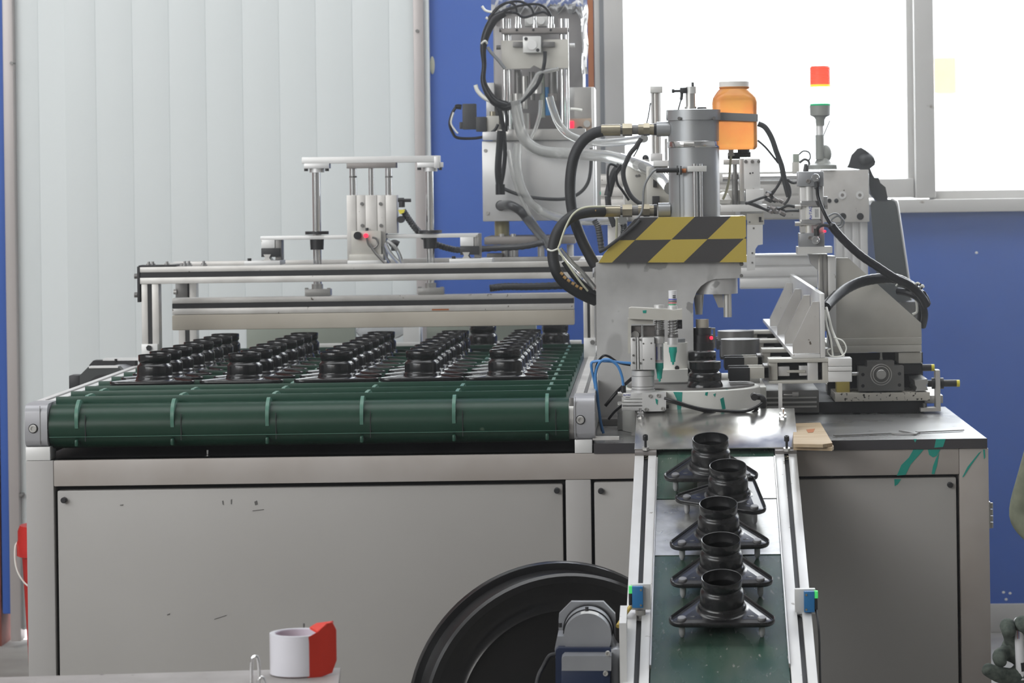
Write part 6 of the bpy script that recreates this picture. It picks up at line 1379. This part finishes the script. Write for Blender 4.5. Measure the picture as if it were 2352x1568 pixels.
solo('tie_tails', MB().path([(1130, 28, hv), (1115, 24, hv), (1107, 14, hv)], 3).path([(1122, 44, hv), (1116, 40, hv)], 3).path([(1106, 100, hv - .01), (1114, 94, hv - .02), (1119, 100, hv - .01)], 2.5).path([(1310, 250, hv), (1325, 251, hv), (1337, 253, hv)], 3).path([(1180, 703, hv), (1181, 704, hv)], .5), 'cable_tie', 'white cable tie tails on the black bundle and guide rods', 'ties')
solo('lower_bundle', MB().path([(1140, 238, hv), (1160, 246, hv), (1180, 240, hv)], 9).path([(1145, 240, hv), (1152, 270, hv), (1158, 300, hv)], 5).path([(1160, 245, hv), (1164, 275, hv), (1162, 302, hv)], 4), 'black_gloss', 'black cable junction beside the spindle guide rods', 'cables')
solo('film_scrap', MB().ball(P(1100, 686, 7.4), .03, 12, 6, (2.2, .5, .3)), 'clear_hose', 'clear hose lying under the gantry beam', 'hose')
solo('drag_chain', MB().path([(1125, 662, 7.5), (1160, 658, 7.5), (1220, 658, 7.5), (1300, 655, 7.5), (1350, 652, 7.5)], 9, 10, 12, .14), 'conduit', 'black ribbed drag chain hanging beneath the gantry beam', 'chain')

# ================================================================== FOREGROUND: CRATE, TAPE, BUCKET, WORKER
KY = 4.25
cz = P(600, 1545, KY).z
cr = thing('crate_lid', 'grey scuffed metal toolbox top in the lower left corner', 'toolbox', (P(300, 1560, KY).x, KY, 0))
a0 = P(800, 1570, 4.02); a1 = P(-60, 1590, 4.0); 
yfar_l, yfar_r = (EYE - cz) * F / un(0, 1556)[1], (EYE - cz) * F / un(700, 1534)[1]
A = Vector((P(-80, 1558, yfar_l).x, yfar_l, cz)); B = Vector((P(782, 1536, yfar_r).x, yfar_r, cz)); d = (B - A).normalized(); nrm = Vector((d.y, -d.x, 0))
part(cr, 'top_plate', MB().prism([A, B, B + nrm * .9, A + nrm * .9], (0, 0, -.012)), 'crate_grey')
part(cr, 'body', MB().prism([A + d * .01 + nrm * .01 - Vector((0, 0, .012)), B - d * .01 + nrm * .01 - Vector((0, 0, .012)), B - d * .01 + nrm * .88 - Vector((0, 0, .012)), A + d * .01 + nrm * .88 - Vector((0, 0, .012))], (0, 0, -(cz - .012))), 'crate_grey')
for (u, v0) in ((586, 1508), (600, 1556)):
    part(cr, 'wire_handle', MB().tube([P(u - 8, 1600, 4.12), P(u - 8, v0 + 14, 4.12), P(u - 2, v0, 4.12), P(u + 6, v0 + 4, 4.12), P(u + 9, v0 + 30, 4.12), P(u + 9, 1600, 4.12)], px(4, 4.12), 10), 'chrome', 'chrome wire handle')
TPY = 4.22; tc_ = P(682, 1505, TPY); tr_ = px(66, TPY); th = P(682, 1458, TPY).z - cz
tp = thing('packing_tape', 'roll of white packing tape in a red dispenser on the toolbox', 'tape', (tc_.x, TPY, cz))
part(tp, 'tape_roll', MB().lathe([(tr_ * .84, .001), (tr_, .001), (tr_, th), (tr_ * .84, th)], (tc_.x, TPY + .02, cz + .001), seg=64, close=True), 'tape_white')
part(tp, 'paper_core', MB().lathe([(tr_ * .80, .001), (tr_ * .84, .001), (tr_ * .84, th - .001), (tr_ * .80, th - .001)], (tc_.x, TPY + .02, cz + .001), seg=48, close=True), 'tape_core')
dz0, dz1 = cz + .0006, P(750, 1432, TPY).z
X_ = lambda u: P(u, 1500, TPY).x
Yt = TPY - tr_ * .9 + .02
sp_ = MB().prism([Vector((X_(709), Yt, cz)), Vector((X_(709), Yt, P(709, 1460, TPY).z)), Vector((X_(735), Yt + .004, P(735, 1446, TPY).z)), Vector((X_(752), Yt + .012, P(752, 1430, TPY).z)), Vector((X_(764), Yt + .022, P(766, 1430, TPY).z)),
                   Vector((X_(770), Yt + .034, P(770, 1450, TPY).z)), Vector((X_(770), Yt + .034, P(770, 1520, TPY).z)), Vector((X_(762), Yt + .02, P(762, 1545, TPY).z)), Vector((X_(738), Yt + .006, cz))], (0.0, .003, 0))
part(tp, 'dispenser_shell', sp_, 'dispenser_red', 'red dispenser')
part(tp, 'dispenser_arm', MB().prism([Vector((X_(712), Yt + .02, P(712, 1440, TPY).z)), Vector((X_(725), Yt + .035, P(725, 1434, TPY).z)), Vector((X_(764), Yt + .034, P(764, 1429, TPY).z)), Vector((X_(752), Yt + .012, P(752, 1431, TPY).z)), Vector((X_(730), Yt + .012, P(730, 1448, TPY).z))], (0, 0, -.003)), 'dispenser_red')
part(tp, 'dispenser_base', MB().lathe([(0, 0), (tr_ * .82, 0), (tr_ * .82, .0009), (0, .0009)], (tc_.x, TPY + .02, cz), seg=40), 'dispenser_red')
solo('wire_stub', MB().cv(699, 1431, 1600, TPY + .12, 2), 'steel_dark', 'thin metal pin sticking up behind the tape roll', 'pin')
# red bucket behind the cabinet's left end
BY = 7.6; bkc = P(122, 1360, BY)
bk = thing('red_bucket', 'red plastic bucket with white wire handle left of the cabinet', 'bucket', (bkc.x, BY, 0))
zb_ = P(60, 1200, BY).z
part(bk, 'tub', MB().lathe([(0, 0), (.062, 0), (.080, .93 * 0 + zb_ - .09), (.083, zb_ - .09), (.094, zb_ - .085), (.094, zb_ - .05), (.091, zb_ - .045), (.091, zb_ - .02), (.085, zb_ - .005), (0, zb_)], (bkc.x, BY, 0), seg=48), 'bucket_red')
part(bk, 'wire_handle', MB().tube([P(42, 1243, BY - .02), P(35, 1255, BY - .03), P(35, 1290, BY - .04), P(44, 1320, BY - .05), P(66, 1346, BY - .06), P(110, 1362, BY - .09), P(160, 1350, BY - .05)], .0024, 8), 'cable_tie', 'white wire handle')
# gloved worker at the right edge: forearm, palm and five separate fingers, holding a white marker
def skin(name, parent, chains, mat, lvl=2):
    me = bpy.data.meshes.new(name); vs_ = []; es = []; rs = []
    for ch in chains:
        base = ch.get('root'); prev = base
        for (p, r) in ch['pts']:
            vs_.append(Vector(p)); rs.append(r); k = len(vs_) - 1
            if prev is not None: es.append((prev, k))
            prev = k
    off = OFF[parent.name] if parent else Vector((0, 0, 0))
    me.from_pydata([q - off for q in vs_], es, [])
    o = bpy.data.objects.new(name, me); COL.objects.link(o)
    sm = o.modifiers.new('skin', 'SKIN'); 
    if not me.skin_vertices: 
        bpy.context.view_layer.update()
    layer = me.skin_vertices[0] if len(me.skin_vertices) else None
    if layer is None:
        bm = bmesh.new(); bm.from_mesh(me); bm.verts.layers.skin.verify(); bm.to_mesh(me); bm.free(); layer = me.skin_vertices[0]
    for i, r in enumerate(rs): layer.data[i].radius = (r, r); layer.data[i].use_root = (i == 0)
    ss = o.modifiers.new('sub', 'SUBSURF'); ss.levels = lvl; ss.render_levels = lvl
    bpy.context.view_layer.update()
    m2 = bpy.data.meshes.new_from_object(o.evaluated_get(bpy.context.evaluated_depsgraph_get()))
    o.modifiers.clear(); o.data = m2; m2.polygons.foreach_set('use_smooth', [True] * len(m2.polygons)); m2.materials.clear(); m2.materials.append(MATS[mat])
    if parent: o.parent = parent
    OFF[o.name] = off
    return o
WYY = 5.4
pr = thing('person', 'person at the right edge wearing dark grey knitted gloves, holding a white marker', 'person', (1.08, 5.6, 0))
q = lambda u, v, dy=0: P(u, v, WYY + dy)
s_ = px(1, WYY)
V_ = Vector
body = skin('clothed_body', pr, [
    {'pts': [(V_((1.12, 5.60, .47)), .125), (V_((1.11, 5.59, .62)), .12), (V_((1.08, 5.57, .80)), .135), (V_((1.06, 5.55, .95)), .12), (V_((1.045, 5.54, 1.06)), .055), (V_((1.035, 5.54, 1.12)), .056), (V_((1.01, 5.54, 1.165)), .088), (V_((1.01, 5.54, 1.24)), .108), (V_((1.02, 5.54, 1.30)), .085)]},
    {'root': 3, 'pts': [(V_((1.00, 5.40, .95)), .062), (q(2440, 930, -.03), .050), (q(2392, 1060, -.02), .041), (q(2368, 1120, 0), .034), (q(2339, 1184, 0), .030), (q(2405, 1240, -.03), .032), (q(2500, 1310, -.10), .028)]},
    {'root': 3, 'pts': [(V_((1.06, 5.72, .95)), .062), (V_((1.00, 5.66, .74)), .048), (V_((.94, 5.56, .58)), .042), (q(2520, 1570, .02), .036), (q(2450, 1558, 0), .034)]},
    {'root': 0, 'pts': [(V_((1.04, 5.49, .46)), .085), (V_((.89, 5.42, .45)), .066), (V_((.90, 5.41, .25)), .052), (V_((.91, 5.41, .09)), .042), (V_((.84, 5.40, .045)), .038)]},
    {'root': 0, 'pts': [(V_((1.06, 5.72, .46)), .085), (V_((.92, 5.74, .45)), .066), (V_((.93, 5.74, .25)), .052), (V_((.94, 5.74, .09)), .042), (V_((.87, 5.74, .045)), .038)]}], 'glove_olive')
body.data.materials.append(MATS['trousers']); body.data.materials.append(MATS['skin_tone'])
for pg_ in body.data.polygons:
    c_ = pg_.center + OFF[pr.name]
    if c_.z > 1.075: pg_.material_index = 2
    elif c_.z < .50 and c_.x > .83: pg_.material_index = 1
part(pr, 'hair', MB().ball((1.04, 5.54, 1.262), .092, 20, 12, (1.05, 1, .9)), 'hair')
part(pr, 'nose', MB().ball((.916, 5.54, 1.19), .013, 10, 6, (1.3, .8, 1.3)), 'skin_tone')
for ey in (5.51, 5.57): part(pr, 'eye', MB().ball((.925, ey, 1.215), .009, 10, 6), 'ink_dark'); part(pr, 'ear', MB().ball((1.03, 5.54 + (ey - 5.54) * 3.0, 1.20), .018, 10, 6, (.8, .4, 1.2)), 'skin_tone')
part(pr, 'mouth', MB().ball((.932, 5.54, 1.158), .012, 10, 6, (.6, 1.5, .3)), 'dispenser_red')
for yy in (5.41, 5.74): part(pr, 'shoe', MB().ball((.87, yy, .034), .05, 14, 8, (2.0, .85, .68)), 'black_rubber')
skin('gloved_hand', pr, [
    {'pts': [(q(2460, 1560, 0), 40 * s_), (q(2420, 1545, 0), 42 * s_), (q(2385, 1520, 0), 46 * s_), (q(2350, 1492, .01), 40 * s_)]},
    {'root': 3, 'pts': [(q(2322, 1455, -.02), 20 * s_), (q(2312, 1430, -.045), 19 * s_), (q(2320, 1462, -.065), 17 * s_)]},
    {'root': 3, 'pts': [(q(2348, 1440, -.03), 21 * s_), (q(2346, 1420, -.055), 19 * s_), (q(2358, 1452, -.07), 17 * s_)]},
    {'root': 3, 'pts': [(q(2308, 1496, -.01), 20 * s_), (q(2292, 1508, -.04), 18 * s_), (q(2304, 1530, -.055), 16 * s_)]},
    {'root': 2, 'pts': [(q(2330, 1556, -.03), 22 * s_), (q(2290, 1548, -.05), 20 * s_), (q(2258, 1532, -.06), 15 * s_)]},
    {'root': 2, 'pts': [(q(2380, 1462, -.02), 20 * s_), (q(2378, 1440, -.05), 18 * s_), (q(2386, 1466, -.065), 15 * s_)]}], 'glove_dark')
h0 = q(2500, 1310, -.10)
skin('gloved_hand', pr, [{'pts': [(h0, .030), (h0 + V_((-.0, -.05, -.01)), .034), (h0 + V_((0, -.09, -.02)), .032)]}] +
     [{'root': 2, 'pts': [(h0 + V_((dx, -.125, -.025)), .0125), (h0 + V_((dx * 1.1, -.15, -.045)), .0115), (h0 + V_((dx * 1.1, -.155, -.070)), .010)]} for dx in (-.030, -.010, .010, .030)] +
     [{'root': 1, 'pts': [(h0 + V_((-.038, -.065, -.015)), .013), (h0 + V_((-.045, -.095, -.03)), .012)]}], 'glove_dark')
stl = thing('low_stool', 'low stool under the seated person at the right edge', 'stool', (1.12, 5.6, 0))
part(stl, 'seat', MB().cyl((1.12, 5.6, .33), (1.12, 5.6, .355), .15, seg=28), 'wood')
for a_ in (45, 135, 225, 315): part(stl, 'leg', MB().cyl((1.12 + .10 * math.cos(math.radians(a_)), 5.6 + .10 * math.sin(math.radians(a_)), .33), (1.12 + .13 * math.cos(math.radians(a_)), 5.6 + .13 * math.sin(math.radians(a_)), 0), .012, seg=10), 'steel_dark')
wm = thing('white_marker', 'white marker held in the dark gloved hand at the right edge', 'marker', q(2338, 1500, -.03))
part(wm, 'barrel', MB().cyl(q(2345, 1560, -.035), q(2340, 1424, -.035), 11 * s_, seg=24).ball(q(2340, 1424, -.035), 11 * s_, sc=(1, 1, .7)), 'pen_white')
part(wm, 'grip_band', MB().cyl(q(2348, 1540, -.035), q(2346, 1520, -.035), 11.4 * s_, seg=24), 'slot_black')
for i in range(2): part(wm, 'print_line', MB().cyl(q(2336 + 3 * i, 1465, -.035) - Vector((0, 11 * s_, 0)), q(2335 + 3 * i, 1432, -.035) - Vector((0, 11 * s_, 0)), .6 * s_, seg=6), 'ink_blue' if i else 'ink_red')
